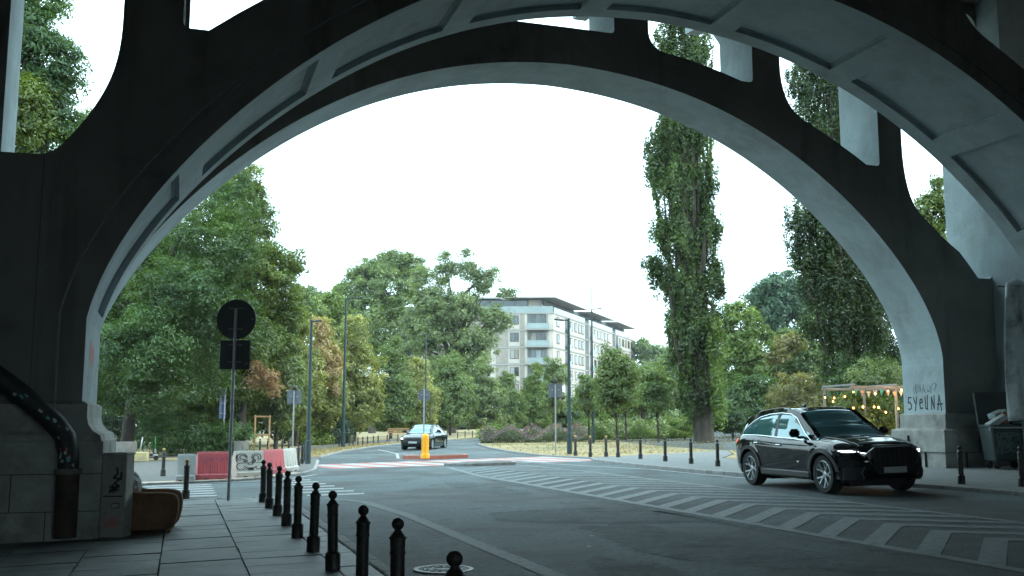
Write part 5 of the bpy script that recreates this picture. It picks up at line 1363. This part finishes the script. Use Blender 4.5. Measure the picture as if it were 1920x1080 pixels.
L_FAR = leafmat('far_leaves', (0.122, 0.171, 0.064), (0.242, 0.314, 0.110), (0.338, 0.394, 0.146), nscale=.15)
L_SHR = leafmat('shrub_leaves', (0.027, 0.053, 0.016), (0.080, 0.131, 0.041), (0.156, 0.225, 0.066))
# big leaning tree in the concrete ring
tree(gp(235,864), [tp(236,858,52), tp(243,780,52), tp(254,700,52), tp(278,610,52), tp(312,500,52.5), tp(350,420,53)],
 [B(262,655,78,82,52), B(340,560,95,90,52), B(400,470,85,80,53), B(345,430,60,70,54,2), B(410,390,60,60,55,2), B(210,600,60,80,53), B(300,720,85,50,52,-1), B(420,600,70,70,53,-1), B(250,480,70,90,55,2), B(380,690,70,50,54,1), B(175,700,50,60,53), B(190,640,60,70,54), B(215,560,60,80,55,1), B(250,500,60,70,56,2), B(300,440,60,70,57,2), B(260,540,80,70,55,2), B(330,500,70,60,56,2), B(380,560,80,70,56,2), B(230,720,80,60,55,2), B(420,500,60,60,56,2)],
 190000, .088, .6, L_DK, 'dark feathery leaved tree leaning right out of a concrete ring', bark=mat('shaded_bark', (.012,.010,.008), .95, (.035,.028,.022), 6, 1, 14, stretch=(1,1,.25)), r0=.34, style='droop', limbs=26, seed=2, extra=[([B(225,640,60,50,50.5), B(300,650,60,60,50), B(360,520,60,60,50.5), B(290,590,45,35,50)], L_BL, 14000, None), ([B(450,380,40,60,54)], L_DK, 3000, None)])  # bark darkened to paint the shade under the dense crown
# oak behind it
tree(onground(455,62), [onground(455,62), tp(458,700,62), tp(465,600,62), tp(470,480,62), tp(480,400,62)],
 [B(445,385,62,68,62), B(478,440,50,75,62), B(500,520,62,72,62,-2), B(440,530,80,90,63), B(535,575,42,42,61), B(468,340,30,34,62), B(500,640,65,60,61), B(420,640,70,70,62), B(548,489,22,17,61), B(562,512,14,9,61), B(563,472,10,6,61), B(520,505,30,22,61), B(400,740,90,50,62)],
 100000, .11, .6, L_OAK, 'tall yellowish green tree whose right branch juts out against the sky', r0=.32, limbs=26, seed=3, extra=[([B(497,700,30,24,58), B(478,715,14,12,58), B(515,725,16,20,58)], L_RED, 1300, 'reddish brown autumn foliage'), ([B(490,640,45,50,59), B(450,600,40,40,59)], L_GRN, 9000, None)])
# tree seen through the upper left opening
tree(onground(40,36), [onground(40,36), tp(42,600,36), tp(50,300,36), tp(60,100,36), tp(70,-60,36)],
 [B(40,70,75,80,36), B(95,110,60,60,36), B(120,150,40,40,36), B(60,190,70,75,36), B(30,260,70,60,36), B(75,-20,60,50,36), B(110,220,45,50,36), B(60,330,60,60,37), B(20,-60,80,60,36), B(20,420,70,70,37)],
 60000, .085, .5, L_BL, 'tall feathery tree filling the opening above the near left pier', r0=.35, style='droop', limbs=20, seed=4, extra=[([B(40,210,60,90,34.5)], L_OAK, 9000, None)])
tree(onground(150,60), [onground(150,60), tp(150,500,60), tp(155,300,60)], [B(150,270,50,60,60), B(120,360,60,70,60), B(165,215,14,14,60)], 14000, .12, .6, L_YG, 'yellowish tree top just visible behind the feathery tree at upper left', r0=.2, limbs=8, seed=5)
# thicket and shrubs at the left
def shrub(px0, py0, px1, py1, Y, m, label, seed, n=16000, leaf=.07, cr=.4, style='round', name='shrub', cat='shrub', rows=3, group=None, jag=.25, kind=None):
    rn = random.Random(seed); bl = []; w_ = (px1-px0); h_ = py1-py0; k = max(1, int(w_/(h_*.7)))
    for i in range(k):
        cx = px0+w_*(i+.5)/k; t = rn.uniform(1-jag, 1+jag*.3)
        bl.append(B(cx, py1-h_*.5*t, w_/k*.62, h_*.52*t, Y, rn.uniform(-.6,.6), .9)); bl.append(B(cx+rn.uniform(-.3,.3)*w_/k, py1-h_*.25, w_/k*.6, h_*.3, Y, -.5, .9))
    c = onground((px0+px1)/2, Y)
    bl = [(Vector(b[0]), b[1], b[2], b[3]) for b in bl]
    return tree(c, [c, c+Vector((0,0,bl[0][3]*.8)), c+Vector((.1,0,bl[0][3]*1.2))], bl, n, leaf, cr, m, label, r0=.07, style=style, limbs=8+k*2, name=name, cat=cat, seed=seed, fork=.0, group=group, shell=.35)
shrub(245,757,350,846,56, L_BL, 'feathery green bush behind the bike hoops, right of the leaning tree', 11, 15000, .07, .45, 'droop')
shrub(335,770,470,843,55, L_BL, 'broad grey green feathery bush behind the barriers', 12, 17000, .07, .45, 'droop')
shrub(150,730,260,850,60, leafmat('deep_green_shade_leaves', (.012,.026,.010), (.04,.07,.026), (.07,.11,.04)), 'dark shrub behind the foot of the near left pier', 13, 12000)  # leaf green darkened to paint the shade under the canopy
shrub(230,650,430,800,63, bpy.data.materials['deep_green_shade_leaves'], 'dark thicket under the tall trees at left', 14, 14000, .11, .5)
shrub(400,730,480,810,64, L_OAK, 'yellowish bush between the feathery bush and the wooden stakes', 15, 8000, .1, .5)
shrub(590,765,660,835,75, bpy.data.materials['deep_green_shade_leaves'], 'very dark rounded bush on the lawn between the two left lamp posts', 16, 7000, .12, .5)
shrub(530,780,600,838,72, L_OAK, 'low green bush left of the green lamp post', 17, 6000, .1, .5)
# row of street trees along the far side of the left lawn
G3 = 'street trees lining the far left lawn'
ROW = [(522,595,800,48,64,L_GRY,'slim grey green street tree right of the tall yellowish tree',21,None),
 (560,590,800,44,70,L_LIME,'pale yellow green street tree left of the green lamp post',22,None),
 (606,598,805,40,74,L_LIME,'street tree turning orange brown between the two left lamp posts',23,'o'),
 (668,580,815,52,80,L_LIME,'yellow green street tree right of the tall dark lamp post',24,None),
 (735,632,815,44,88,L_GRN,'grey green conical street tree left of the thin far lamp post',25,None),
 (783,668,815,40,92,L_LIME,'olive tinted street tree behind the dark saloon car',26,None),
 (845,655,810,46,98,L_GRN,'round green street tree right of the dark saloon car',27,None),
 (905,668,812,44,104,L_GRY,'street tree left of the apartment facade foot',28,None),
 (950,700,812,36,108,L_GRN,'low street tree in front of the apartment facade left part',29,None),
 (1003,684,812,34,112,L_YG,'bright green small tree in front of the apartment corner',30,None)]
for px, ty, by, hw_, Y, m, lab, sd, ex in ROW:
    c = onground(px, Y); h_ = by-ty
    bl = [B(px, ty+h_*.20, hw_*.45, h_*.22, Y), B(px-hw_*.2, ty+h_*.42, hw_*.75, h_*.25, Y), B(px+hw_*.2, ty+h_*.55, hw_*.85, h_*.27, Y), B(px, ty+h_*.75, hw_*.95, h_*.23, Y)]
    tree(c, [c, tp(px, by-h_*.25, Y), tp(px+2, ty+h_*.3, Y)], bl, 26000, .13, .55, m, lab, r0=.14, limbs=12, seed=sd, group=G3,
         extra=[([B(600,640,18,38,72.3), B(618,690,18,24,72.5), B(590,610,10,14,73), B(632,668,12,24,73), B(622,730,14,20,73), B(612,660,12,20,72)], L_ORG, 5200, 'orange brown autumn foliage')] if ex else None)
tree(onground(640,86), [onground(640,86), tp(640,700,86), tp(642,600,86)], [B(635,620,40,40,86), B(610,580,30,35,86), B(650,680,40,60,86)], 12000, .17, .6, L_GRN, 'green tree behind the tall dark lamp post at left', r0=.2, limbs=8, seed=31)
tree(onground(762,120), [onground(762,120), tp(762,780,120), tp(762,640,120)], [B(762,690,26,60,118), B(765,650,15,30,118)], 5000, .24, .7, leafmat('silver_leaves', (.12,.15,.12), (.24,.28,.23), (.34,.38,.33)), 'small silvery tree in front of the big dark tree', r0=.15, limbs=8, seed=32)
# big trees behind
tree(onground(700,125), [onground(700,125), tp(700,740,125), tp(705,620,125), tp(715,540,125)], [B(690,590,60,55,125), B(720,540,62,45,125), B(655,560,30,35,125), B(740,490,38,22,127), B(690,505,28,22,127), B(725,620,60,60,122), B(640,600,40,50,126), B(655,525,14,14,126), B(770,500,25,25,127), B(780,600,50,70,124)], 60000, .20, .9, L_GRN, 'large dark green tree mass left of the spreading tree', r0=.5, limbs=20, seed=33, extra=[([B(725,497,50,22,128), B(690,520,40,25,128), B(780,510,40,25,128)], L_GRY, 8000, None)])
tree(onground(848,112), [onground(848,112), tp(846,760,112), tp(850,690,112), tp(848,620,112), tp(840,540,112)],
 [B(835,510,26,32,112), B(875,505,24,28,112), B(905,530,22,26,112), B(800,560,35,40,112), B(850,580,60,45,112), B(925,600,32,30,112), B(925,515,12,22,112), B(945,548,20,8,112), B(880,645,55,40,112), B(800,630,45,50,112), B(850,690,60,30,112), B(775,600,25,30,113), B(790,520,20,28,113), B(830,478,10,12,112), B(872,475,12,10,112)],
 60000, .17, .75, L_GRY, 'large spreading tree with dark forked limbs in front of the apartment block', r0=.55, limbs=46, seed=34, fork=.25, shell=.3)
tree(onground(600,130), [onground(600,130), tp(600,700,130), tp(605,600,130)], [B(600,590,35,40,130), B(570,560,30,25,130), B(630,570,25,20,130), B(640,545,12,14,130)], 12000, .28, .9, L_GRN, 'distant green tree top right of the jutting branch', r0=.3, limbs=8, seed=35)
# right of centre
def young(px, Y, ty, by, hw_, m, lab, sd, n=9000, leaf=.10):
    c = onground(px, Y); h_ = by-ty
    bl = [B(px-hw_*.15, ty+h_*.2, hw_*.4, h_*.22, Y), B(px+hw_*.25, ty+h_*.4, hw_*.65, h_*.25, Y), B(px-hw_*.3, ty+h_*.5, hw_*.6, h_*.25, Y), B(px, ty+h_*.78, hw_*.8, h_*.2, Y)]
    tree(c, [c, tp(px, by-5, Y), tp(px-1, ty+h_*.3, Y)], bl, n, leaf, .42, m, lab, r0=.07, limbs=20, seed=sd, group='young trees on the right lawn', fork=.4, shell=.3)
young(1155, 55, 645, 775, 48, L_GRN, 'young leafy tree standing on the dry lawn in front of the apartment block', 41, 13000)
young(1103, 62, 700, 770, 30, L_GRY, 'small thin young tree just right of the green lamp post', 42, 5000)
young(1172, 66, 690, 770, 32, L_GRY, 'young tree close behind the leafy tree on the dry lawn', 43, 6000)
young(1232, 62, 690, 775, 38, L_GRN, 'young tree between the leafy tree and the tall poplar', 44, 7000)
young(1040, 84, 660, 775, 32, L_GRY, 'thin young tree behind the green lamp post at the flower bed', 45, 6000, .14)
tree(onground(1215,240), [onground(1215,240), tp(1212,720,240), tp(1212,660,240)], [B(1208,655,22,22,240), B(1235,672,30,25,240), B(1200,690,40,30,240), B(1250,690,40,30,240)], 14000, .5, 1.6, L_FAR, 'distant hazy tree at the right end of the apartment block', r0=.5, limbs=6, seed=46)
tree(onground(1205,95), [onground(1205,95), tp(1205,760,95), tp(1205,720,95)], [B(1185,740,45,40,95), B(1235,725,50,45,95), B(1265,690,30,40,95), B(1130,760,50,25,95), B(1275,740,30,50,95)], 22000, .2, .8, L_GRN, 'mid green rounded trees behind the young trees', r0=.25, limbs=10, seed=47)
# poplars
def poplar(px, Y, by, spine, m, lab, sd, n, r0, leaf=.10, extra=None, name='poplar_tree'):
    base = gp(px, by) if by else onground(px, Y)
    tree(base, [base, tp(px-6, 720, Y), tp(px-14, 620, Y), tp(px-26, 420, Y), tp(px-34, 200, Y), tp(px-40, 50, Y)], spine, n, leaf, .42, m, lab, r0=r0, style='poplar', limbs=60, seed=sd, fork=.08, shell=.2, name=name, extra=extra, aspect=.8)
YP = gp(1320,827).y
S1 = [B(1306,735,36,62,YP), B(1316,780,24,28,YP), B(1296,640,52,70,YP), B(1270,600,28,55,YP), B(1335,610,28,60,YP), B(1288,540,48,70,YP), B(1340,520,22,55,YP), B(1245,520,28,34,YP), B(1222,500,18,26,YP), B(1280,440,50,70,YP), B(1236,430,20,40,YP), B(1325,430,32,60,YP), B(1262,340,50,65,YP), B(1318,340,30,60,YP), B(1228,300,22,60,YP), B(1262,250,50,60,YP), B(1310,250,34,60,YP), B(1280,170,52,60,YP), B(1255,100,40,70,YP), B(1305,95,34,70,YP), B(1270,20,38,60,YP), B(1290,-50,24,60,YP)]
poplar(1320, YP, 827, S1, L_POP, 'tall narrow poplar with a thick bare trunk foot on the dry lawn', 51, 150000, .62, .09, extra=[([B(1345,740,14,70,YP-1.2), B(1342,650,16,60,YP-1.2)], L_YG, 5000, 'green shoots on the trunk, coloured bright as if sunlit')])  # brighter leaf green paints the light on the trunk's right side
Y2 = 50
S2 = [B(1500,420,36,60,Y2), B(1560,420,60,80,Y2), B(1500,480,34,34,Y2), B(1540,520,50,60,Y2), B(1600,540,60,70,Y2), B(1560,600,60,60,Y2), B(1620,620,50,60,Y2), B(1550,320,60,70,Y2), B(1500,250,40,70,Y2), B(1560,200,60,80,Y2), B(1510,150,44,60,Y2), B(1540,80,50,60,Y2), B(1600,300,50,80,Y2), B(1560,0,40,70,Y2), B(1585,680,50,45,Y2), B(1610,730,45,40,Y2), B(1640,560,50,70,Y2+2), B(1580,470,60,60,Y2+2), B(1610,420,50,70,Y2+2), B(1650,660,50,60,Y2+2)]
tree(onground(1588,Y2), [onground(1588,Y2), tp(1588,700,Y2), tp(1585,560,Y2), tp(1580,420,Y2), tp(1560,200,Y2), tp(1550,40,Y2)], S2, 150000, .09, .45, L_POPD, 'dark dense poplar partly hidden by the far arch', r0=.5, style='poplar', limbs=40, seed=52, fork=.1, shell=.3, name='poplar_tree')
tree(onground(1745,46), [onground(1745,46), tp(1745,500,46), tp(1745,400,46)], [B(1745,400,36,45,46), B(1760,350,16,22,46), B(1730,480,50,70,46), B(1765,440,30,50,46)], 16000, .10, .45, L_OAK, 'yellow green tree seen between the far arch and the right abutment', r0=.2, limbs=10, seed=53)
# park trees behind, right
tree(onground(1455,96), [onground(1455,96), tp(1455,700,96), tp(1450,600,96)], [B(1450,560,46,50,96), B(1480,600,45,60,96), B(1420,560,24,26,96), B(1470,530,34,26,96), B(1520,560,35,60,96)], 24000, .2, .75, leafmat('blue_green_leaves', (.04,.09,.055), (.11,.18,.11), (.16,.24,.14)), 'tall blue green tree right of the poplar, behind', r0=.4, limbs=14, seed=54)
tree(onground(1395,84), [onground(1395,84), tp(1395,740,84), tp(1395,640,84)], [B(1392,620,40,50,84), B(1375,580,16,22,84), B(1420,660,45,45,84), B(1380,680,35,50,84)], 20000, .17, .65, L_YG, 'bright mid green tree directly right of the poplar', r0=.25, limbs=12, seed=55)
tree(onground(1505,80), [onground(1505,80), tp(1505,740,80), tp(1500,680,80)], [B(1480,650,36,32,80), B(1530,640,35,50,80), B(1515,680,40,30,80), B(1450,690,30,22,80)], 16000, .16, .6, L_GRN, 'tree with some brown autumn leaves in the middle of the right park', r0=.2, limbs=12, seed=56, extra=[([B(1480,640,22,18,77), B(1455,672,16,10,77)], L_TAN, 3500, 'brown autumn leaves')])
shrub(1350,665,1470,800,72, L_DK, 'large rounded dark green shrub right of the poplar trunk', 57, 26000, .13, .6, 'droop')
shrub(1445,690,1550,790,66, L_TAN, 'pale tan green shrub behind the black suv', 58, 16000, .10, .5)
shrub(1545,640,1700,800,47, L_SHR, 'dark tangled shrubs beside the foot of the far arch', 59, 26000, .08, .45)
shrub(1590,650,1690,760,45.5, L_GRY, 'loose light grey green shrub left of the far arch foot', 60, 7000, .07, .4, 'droop')
shrub(1340,760,1400,808,64, L_SHR, 'small dark bush at the back of the lawn behind the rear of the suv', 61, 6000, .1, .4)
# planting beds
def bed(name, poly_px, Y0, Y1, n, h, m, label, seed, flowers=None, cat='flower bed'):
    rng = np.random.default_rng(seed)
    base = onground((poly_px[0]+poly_px[1])/2, (Y0+Y1)/2); root = empty(name, base, label=label, cat=cat)
    Yv = rng.uniform(Y0, Y1, n); t = rng.random(n); px = poly_px[0]+(poly_px[1]-poly_px[0])*t; X = (px-960)/F*Yv
    nn = X*CT+Yv*ST; g = K*(np.clip(nn, -60, 60)-1.3)
    hump = h*(.55+.45*np.sin(X*2.1+seed)*np.cos(Yv*1.7))*(.8+.4*rng.random(n)); z = g+hump*rng.random(n)**.6
    P = np.stack([X, Yv, z], 1)-np.array(base); N_ = rng.normal(size=(n, 3))+np.array([0, -.3, .6])
    leaf_mesh('foliage', P, N_, .09, m, root, rng, .45, kind='stuff')
    if flowers:
        for fm, k in flowers:
            i = rng.choice(n, k); Q = P[i].copy(); Q[:, 2] = (g[i]-base.z)+hump[i]*1.02+rng.random(k)*.12
            leaf_mesh('flowers', Q, rng.normal(size=(k, 3)), .055, fm, root, rng, .9, kind='stuff')
    return root
PUR = leafmat('lavender_flowers', (.16,.09,.15), (.26,.17,.22)); WHF = leafmat('white_flowers', (.4,.38,.3), (.6,.55,.48)); YLF = leafmat('yellow_flowers', (.45,.35,.06), (.6,.45,.1)); L_LAV = leafmat('lavender_leaves', (.09,.11,.075), (.17,.20,.13))
bed('lavender_bed', (902,1100), 66, 70, 16000, .95, L_LAV, 'strip of purple lavender along the dry lawn', 71, [(PUR, 5000), (YLF, 250)])
bed('flower_bed', (1100,1300), 66, 69, 16000, 1.15, L_GRN, 'dark green flower bed with pale blossoms left of the poplar trunk', 72, [(WHF, 1100), (YLF, 150)])
for i, (a, b, Y, ty, m, lab) in enumerate([(1082,1150,74,782,L_YG,'bright yellow green shrub behind the green lamp post'),(1150,1210,76,786,L_GRN,'low mid green shrub behind the young leafy tree'),(1205,1300,75,780,L_YG,'bright green shrubs behind the flower bed left of the poplar'),(905,960,78,796,L_YG,'small yellowish shrub at the left end of the lavender strip')]):
    shrub(a, ty, b, 822, Y, m, lab, 80+i, 8000, .11, .45)
shrub(1262,775,1300,815,66, L_YG, 'small yellow flowering shrub touching the poplar trunk', 85, 2500, .09, .3)
# far wood closing the view between the trunks
def wood(name, px0, px1, Y, ty, n, m, seed, leaf=.3):
    rng = np.random.default_rng(seed); bl = []; rn = random.Random(seed); x = px0
    while x < px1:
        w_ = rn.uniform(28, 50); t = ty+rn.uniform(-14, 18); bl.append(B(x, (t+820)/2, w_, (820-t)/2, Y, rn.uniform(-5,5), .6)); x += w_*1.1
    P, N_, _ = crown_points(bl, n, 1.4, rng, 'round', .5)
    o = leaf_mesh(name, P, N_, leaf, m, None, rng, .7, kind='stuff'); return o
L_DEEP = leafmat('deep_shade_leaves', (.012,.024,.010), (.035,.06,.022), (.06,.09,.03))
wood('woodland', 120, 420, 74, 430, 60000, L_DK, 91, .2)
wood('woodland', 400, 560, 78, 560, 26000, L_DK, 95, .2)
wood('woodland', 540, 650, 100, 660, 14000, L_SHR, 96, .26)
wood('woodland', 640, 1010, 142, 740, 26000, L_SHR, 92, .36)
wood('woodland', 1030, 1360, 118, 752, 24000, L_GRN, 93, .3)
wood('woodland', 1340, 1960, 105, 660, 40000, L_SHR, 94, .28)
# ------------------------------------------------------------------ garden pergola with string lights
bp0 = onground(1676, 40); pg = empty('pergola', bp0, R(8), label='white frame pergola hung with bunting beside the foot of the far arch', cat='pergola')
WP = mat('pergola_paint', (.19,.20,.21), .6, (.15,.16,.17), 5)
hp = at(1676, 728, 40).z-bp0.z
for x, y in ((0,0),(-1.75,0),(2.6,0),(-1.75,2.6),(0,2.6),(2.6,2.6)):
    if (x, y) == (-1.75, 0): continue
    mb = MB(); mb.bbox((x,y,hp/2), (.09,.09,hp), .012); mb.build('post', WP, pg)
mb = MB(); mb.bbox((.4,0,hp+.04), (4.5,.10,.10), .012); mb.bbox((.4,2.6,hp+.04), (4.5,.10,.10), .012)
for x in (-1.75,0,2.6): mb.bbox((x,1.3,hp+.14), (.07,2.8,.07), .01)
mb.build('beam', WP, pg)
FL = [mat('flag_teal', (.03,.28,.26), .7), mat('flag_white', (.45,.46,.45), .7), mat('flag_peach', (.36,.26,.22), .7)]
for k in range(13):
    x = -1.7+k*.27; z = hp-.06-.07*math.sin(k*math.pi/4)**2; mb = MB(); mb.prism([(x-.09, z),(x+.09, z),(x, z-.24)], lambda p: (p[0], -.06, p[1]), lambda p: (p[0], -.055, p[1])); mb.build('flag', FL[(k*2+k//3) % 3], pg)
WIRE = mat('wire_black', (.01,.01,.01), .6)
BULB = emis('warm_bulb', (1.0,.44,.09), 11)
ls = empty('string_lights', bp0+Vector((0,0,0)), R(8), label='strings of glowing warm bulbs hung under the pergola and in the bushes', cat='string lights')
inv = Matrix.Rotation(-R(8), 4, 'Z') @ Matrix.Translation(-bp0)
BPX = [[(1547,745,38.5),(1562,753,38.5),(1564,746,38.5),(1584,744,38.8),(1600,735,39),(1641,738,39),(1665,733,39.3),(1690,731,39.5)],[(1600,765,41.5),(1618,763,41.4),(1639,763,41.3),(1647,764,41.2),(1661,773,41),(1684,766,40.8),(1700,770,40.8)]]
lk = 0
for row in BPX:
    q = [at(*p) for p in row]; mb = MB(); mb.M = inv
    w_ = []
    for a, b in zip(q[:-1], q[1:]):
        for t in (0, .33, .66): w_.append(a.lerp(b, t)+Vector((0,0,.07-.12*math.sin(math.pi*t))))
    w_.append(q[-1]+Vector((0,0,.07))); mb.tube(w_, .006, 4); mb.build('cable', WIRE, ls)
    for a in q:
        mb = MB(); mb.M = inv; mb.sphere(a, .036 if a.y > 40 else .03, 10, (1,1,1.15)); bo = mb.build('bulb', BULB, ls, smooth=True)
        mb = MB(); mb.M = inv; mb.lathe([(.022,.05),(.022,.11)], a, 8); mb.build('socket', WIRE, bo)
        lk += 1
        if lk % 2 == 0:
            pl = bpy.data.lights.new('bulb_light', 'POINT'); pl.energy = 28; pl.color = (1,.55,.18); pl.shadow_soft_size = .06
            po = link(bpy.data.objects.new('bulb_light', pl)); po.location = a+Vector((0,-.1,-.02)); 
mb = MB(); sb = [at(px, 742+(px-1547)*.0, 43.2) for px in (1547,)]
shrub(1575,735,1705,812,43.5, L_OAK, 'hedge lit warm by the string lights behind the pergola', 62, 16000, .07, .35)
# ------------------------------------------------------------------ the apartment block
bx = at(1038, 799, 180); BO = Vector((bx.x, 180, 0.0))
bd = empty('apartment_block', BO, label='white and tan five storey apartment block with a glazed set back top floor', cat='building')
BWHT = mat('white_render', (.47,.41,.355), .8, (.56,.50,.44), .4, .2, 10); BTAN = mat('tan_brick', (.26,.225,.19), .85, (.34,.30,.26), 1.2, .4, 6)
BGLS = mat('window_glass', (.03,.05,.06), .05, (.06,.08,.09), .3, spec=.8); BRAIL = mat('glass_railing', (.20,.25,.25), .15, (.26,.31,.31), .4, spec=.7)
BFR = mat('window_frame_brown', (.11,.065,.045), .6); BROOF = mat('metal_roof', (.34,.34,.335), .5, (.42,.42,.41), .5, metal=.3); BCON = mat('balcony_slab', (.32,.31,.29), .8); BDK = mat('recess_grey', (.10,.10,.10), .8, (.15,.15,.145), .8)
PAN = [BGLS, BGLS, mat('curtain_pane', (.22,.17,.13), .3, (.30,.25,.2), 2), mat('dark_pane', (.02,.02,.022), .08, spec=.8), mat('blind_pane', (.30,.31,.31), .3)]
prn = random.Random(6)
def rng_pane(): return prn.choice(PAN)
fh = 3.07; z1f = .0
LD = Vector((-1, .03, 0)).normalized(); RD = Vector((22, 62, 0)).normalized()
LN, RN = Vector((-.03,-1,0)).normalized(), Vector((RD.y, -RD.x, 0))
LLn, RLn = 27.0, 66.0
zt = (799-592)/F*180+1.68
floors = [zt-fh*k for k in range(8)]
fl0 = -.5
mb = MB(); c0 = Vector((0,0,0)); cl = LD*LLn; cr_ = RD*RLn
pl_ = [c0, cr_, cr_+LD*18, cl+RD*14, cl]
mb.prism([(p.x, p.y) for p in (c0, cr_, cr_+LD*16, cl+RD*16, cl)], lambda p: (p[0], p[1], fl0), lambda p: (p[0], p[1], zt)); mb.build('wall', BWHT, bd)
top = [Vector((0,0,0))+RD*1.8+LD*2.2, cr_-RD*1.5+LD*2.2, cr_+LD*14, cl+RD*14-LD*1.5, cl+RD*1.8-LD*1.5]
mb = MB(); mb.prism([(p.x, p.y) for p in top], lambda p: (p[0], p[1], zt), lambda p: (p[0], p[1], zt+2.55)); mb.build('top_floor', BDK, bd)
def fbox(dirv, nrm, s0, s1, z0, z1, out0, out1, nm, m, par=bd, b=None):
    mb = MB(); p = [dirv*s0+nrm*out0, dirv*s1+nrm*out0, dirv*s1+nrm*out1, dirv*s0+nrm*out1]
    mb.prism([(q.x, q.y) for q in p], lambda q: (q[0], q[1], z0), lambda q: (q[0], q[1], z1)); return mb.build(nm, m, par)
# roofs: three along the long side, stepping
def roofslab(pts, z, h, nm='roof'):
    mb = MB(); mb.prism([(p.x, p.y) for p in pts], lambda p: (p[0], p[1], z), lambda p: (p[0], p[1], z+h)); return mb.build(nm, BROOF, bd)
for s0, s1 in ((-.8,21.5),(24.5,43.5),(46.5,65.5)):
    roofslab([RD*s0-LD*.7, RD*s1-LD*.7, RD*s1+LD*9, RD*s0+LD*9], zt+2.62, .15)
roofslab([RD*0+LD*9.6, RD*12+LD*9.6, RD*12+LD*LLn, RD*.2+LD*LLn], zt+2.58, .3)
fbox(LD, LN, 7.5, 10.0, zt+2.9, zt+3.9, -5, -3, 'roof_unit', BDK); fbox(LD, LN, 8.4, 8.5, zt+3.9, zt+4.9, -4, -3.9, 'antenna', BDK)
# long facade
for k in range(7):
    z = zt-fh*k; fbox(RD, RN, 0, RLn, z-.18, z+.04, .0, .10, 'string_course', BCON)
for s0, s1 in ((.3,21),(24,43.5),(46.5,65.5)):
    fbox(RD, RN, s0, s1, zt+.04, zt+1.0, .02, .08, 'railing', BRAIL)
    fbox(RD, RN, s0, s1, zt+.0, zt+2.5, -2.25, -2.15, 'top_glazing', BGLS)
for s0, s1 in ((21.4,24.2),(43.8,46.4)): fbox(RD, RN, s0, s1, fl0, zt+.6, -1.5, .012, 'stair_recess', BDK)
for k in range(6):
    zb_ = zt-fh*(k+1)
    for s in (3.0,8.6,11.6,14.6,17.4,19.6,26,29,31.8,34.4,37.2,40,48,51,53.8,56.6,59.4,62.4):
        if s in (8.6,26,48):
            w0 = fbox(RD, RN, s-1.1, s+1.1, zb_+.1, zb_+2.75, .005, .03, 'balcony_recess', BDK); fbox(RD, RN, s-1.15, s+1.15, zb_+.08, zb_+1.05, .5, .56, 'railing', BRAIL, w0)
        else:
            w0 = fbox(RD, RN, s-.85, s+.85, zb_+.75, zb_+2.5, .005, .06, 'window', BFR); fbox(RD, RN, s-.66, s+.66, zb_+.9, zb_+2.35, .06, .075, 'pane', rng_pane(), w0)
# short facade facing the road
for k in range(7): fbox(LD, LN, -.1, LLn, zt-fh*k-.2, zt-fh*k+.05, .0, .12, 'string_course', BCON)
fbox(LD, LN, 0, LLn, zt+.06, zt+1.15, .0, .06, 'railing', BRAIL)
for i in range(9): fbox(LD, LN, 4.6+i*2.3, 4.6+i*2.3+2.15, zt+.1, zt+2.45, -1.74, -1.68, 'top_glazing', BGLS)
fbox(LD, LN, 1.8, 4.4, zt+.05, zt+2.5, -1.76, -1.66, 'top_panel', BWHT)
for k in range(6):
    zb_ = zt-fh*(k+1)
    fbox(LD, LN, 5.1, 5.9, zb_+.05, zb_+2.87, .0, .05, 'brick_panel', BTAN); 
    for (a, b) in ((8.0,10.2),(12.8,15.0),(19,21),(23.6,26)): fbox(LD, LN, a, b, zb_+.05, zb_+2.87, .0, .05, 'brick_panel', BTAN)
    w0 = fbox(LD, LN, .9, 4.6, zb_+.05, zb_+2.85, .0, .03, 'balcony_recess', BDK)
    for a in (1.3, 2.2, 3.1): fbox(LD, LN, a, a+.8, zb_+.2, zb_+2.5, .03, .05, 'pane', rng_pane(), w0)
    fbox(LD, LN, .9, 1.2, zb_+.1, zb_+2.8, .03, .2, 'partition', BTAN, w0)
    fbox(LD, LN, .7, 4.7, zb_-.1, zb_+.12, .03, 1.1, 'balcony_slab', BCON, w0); fbox(LD, LN, .7, 4.7, zb_+.15, zb_+1.1, 1.04, 1.1, 'railing', BRAIL, w0)
    for a in (6.1, 11.2, 16.2, 21.6):
        w0 = fbox(LD, LN, a, a+1.6, zb_+.95, zb_+2.6, .0, .07, 'window', BFR); fbox(LD, LN, a+.1, a+.76, zb_+1.05, zb_+2.5, .07, .085, 'pane', rng_pane(), w0); fbox(LD, LN, a+.84, a+1.5, zb_+1.05, zb_+2.5, .07, .085, 'pane', rng_pane(), w0)
        fbox(LD, LN, a-.1, a+1.7, zb_+.15, zb_+.9, .0, .09, 'spandrel', BWHT, w0)
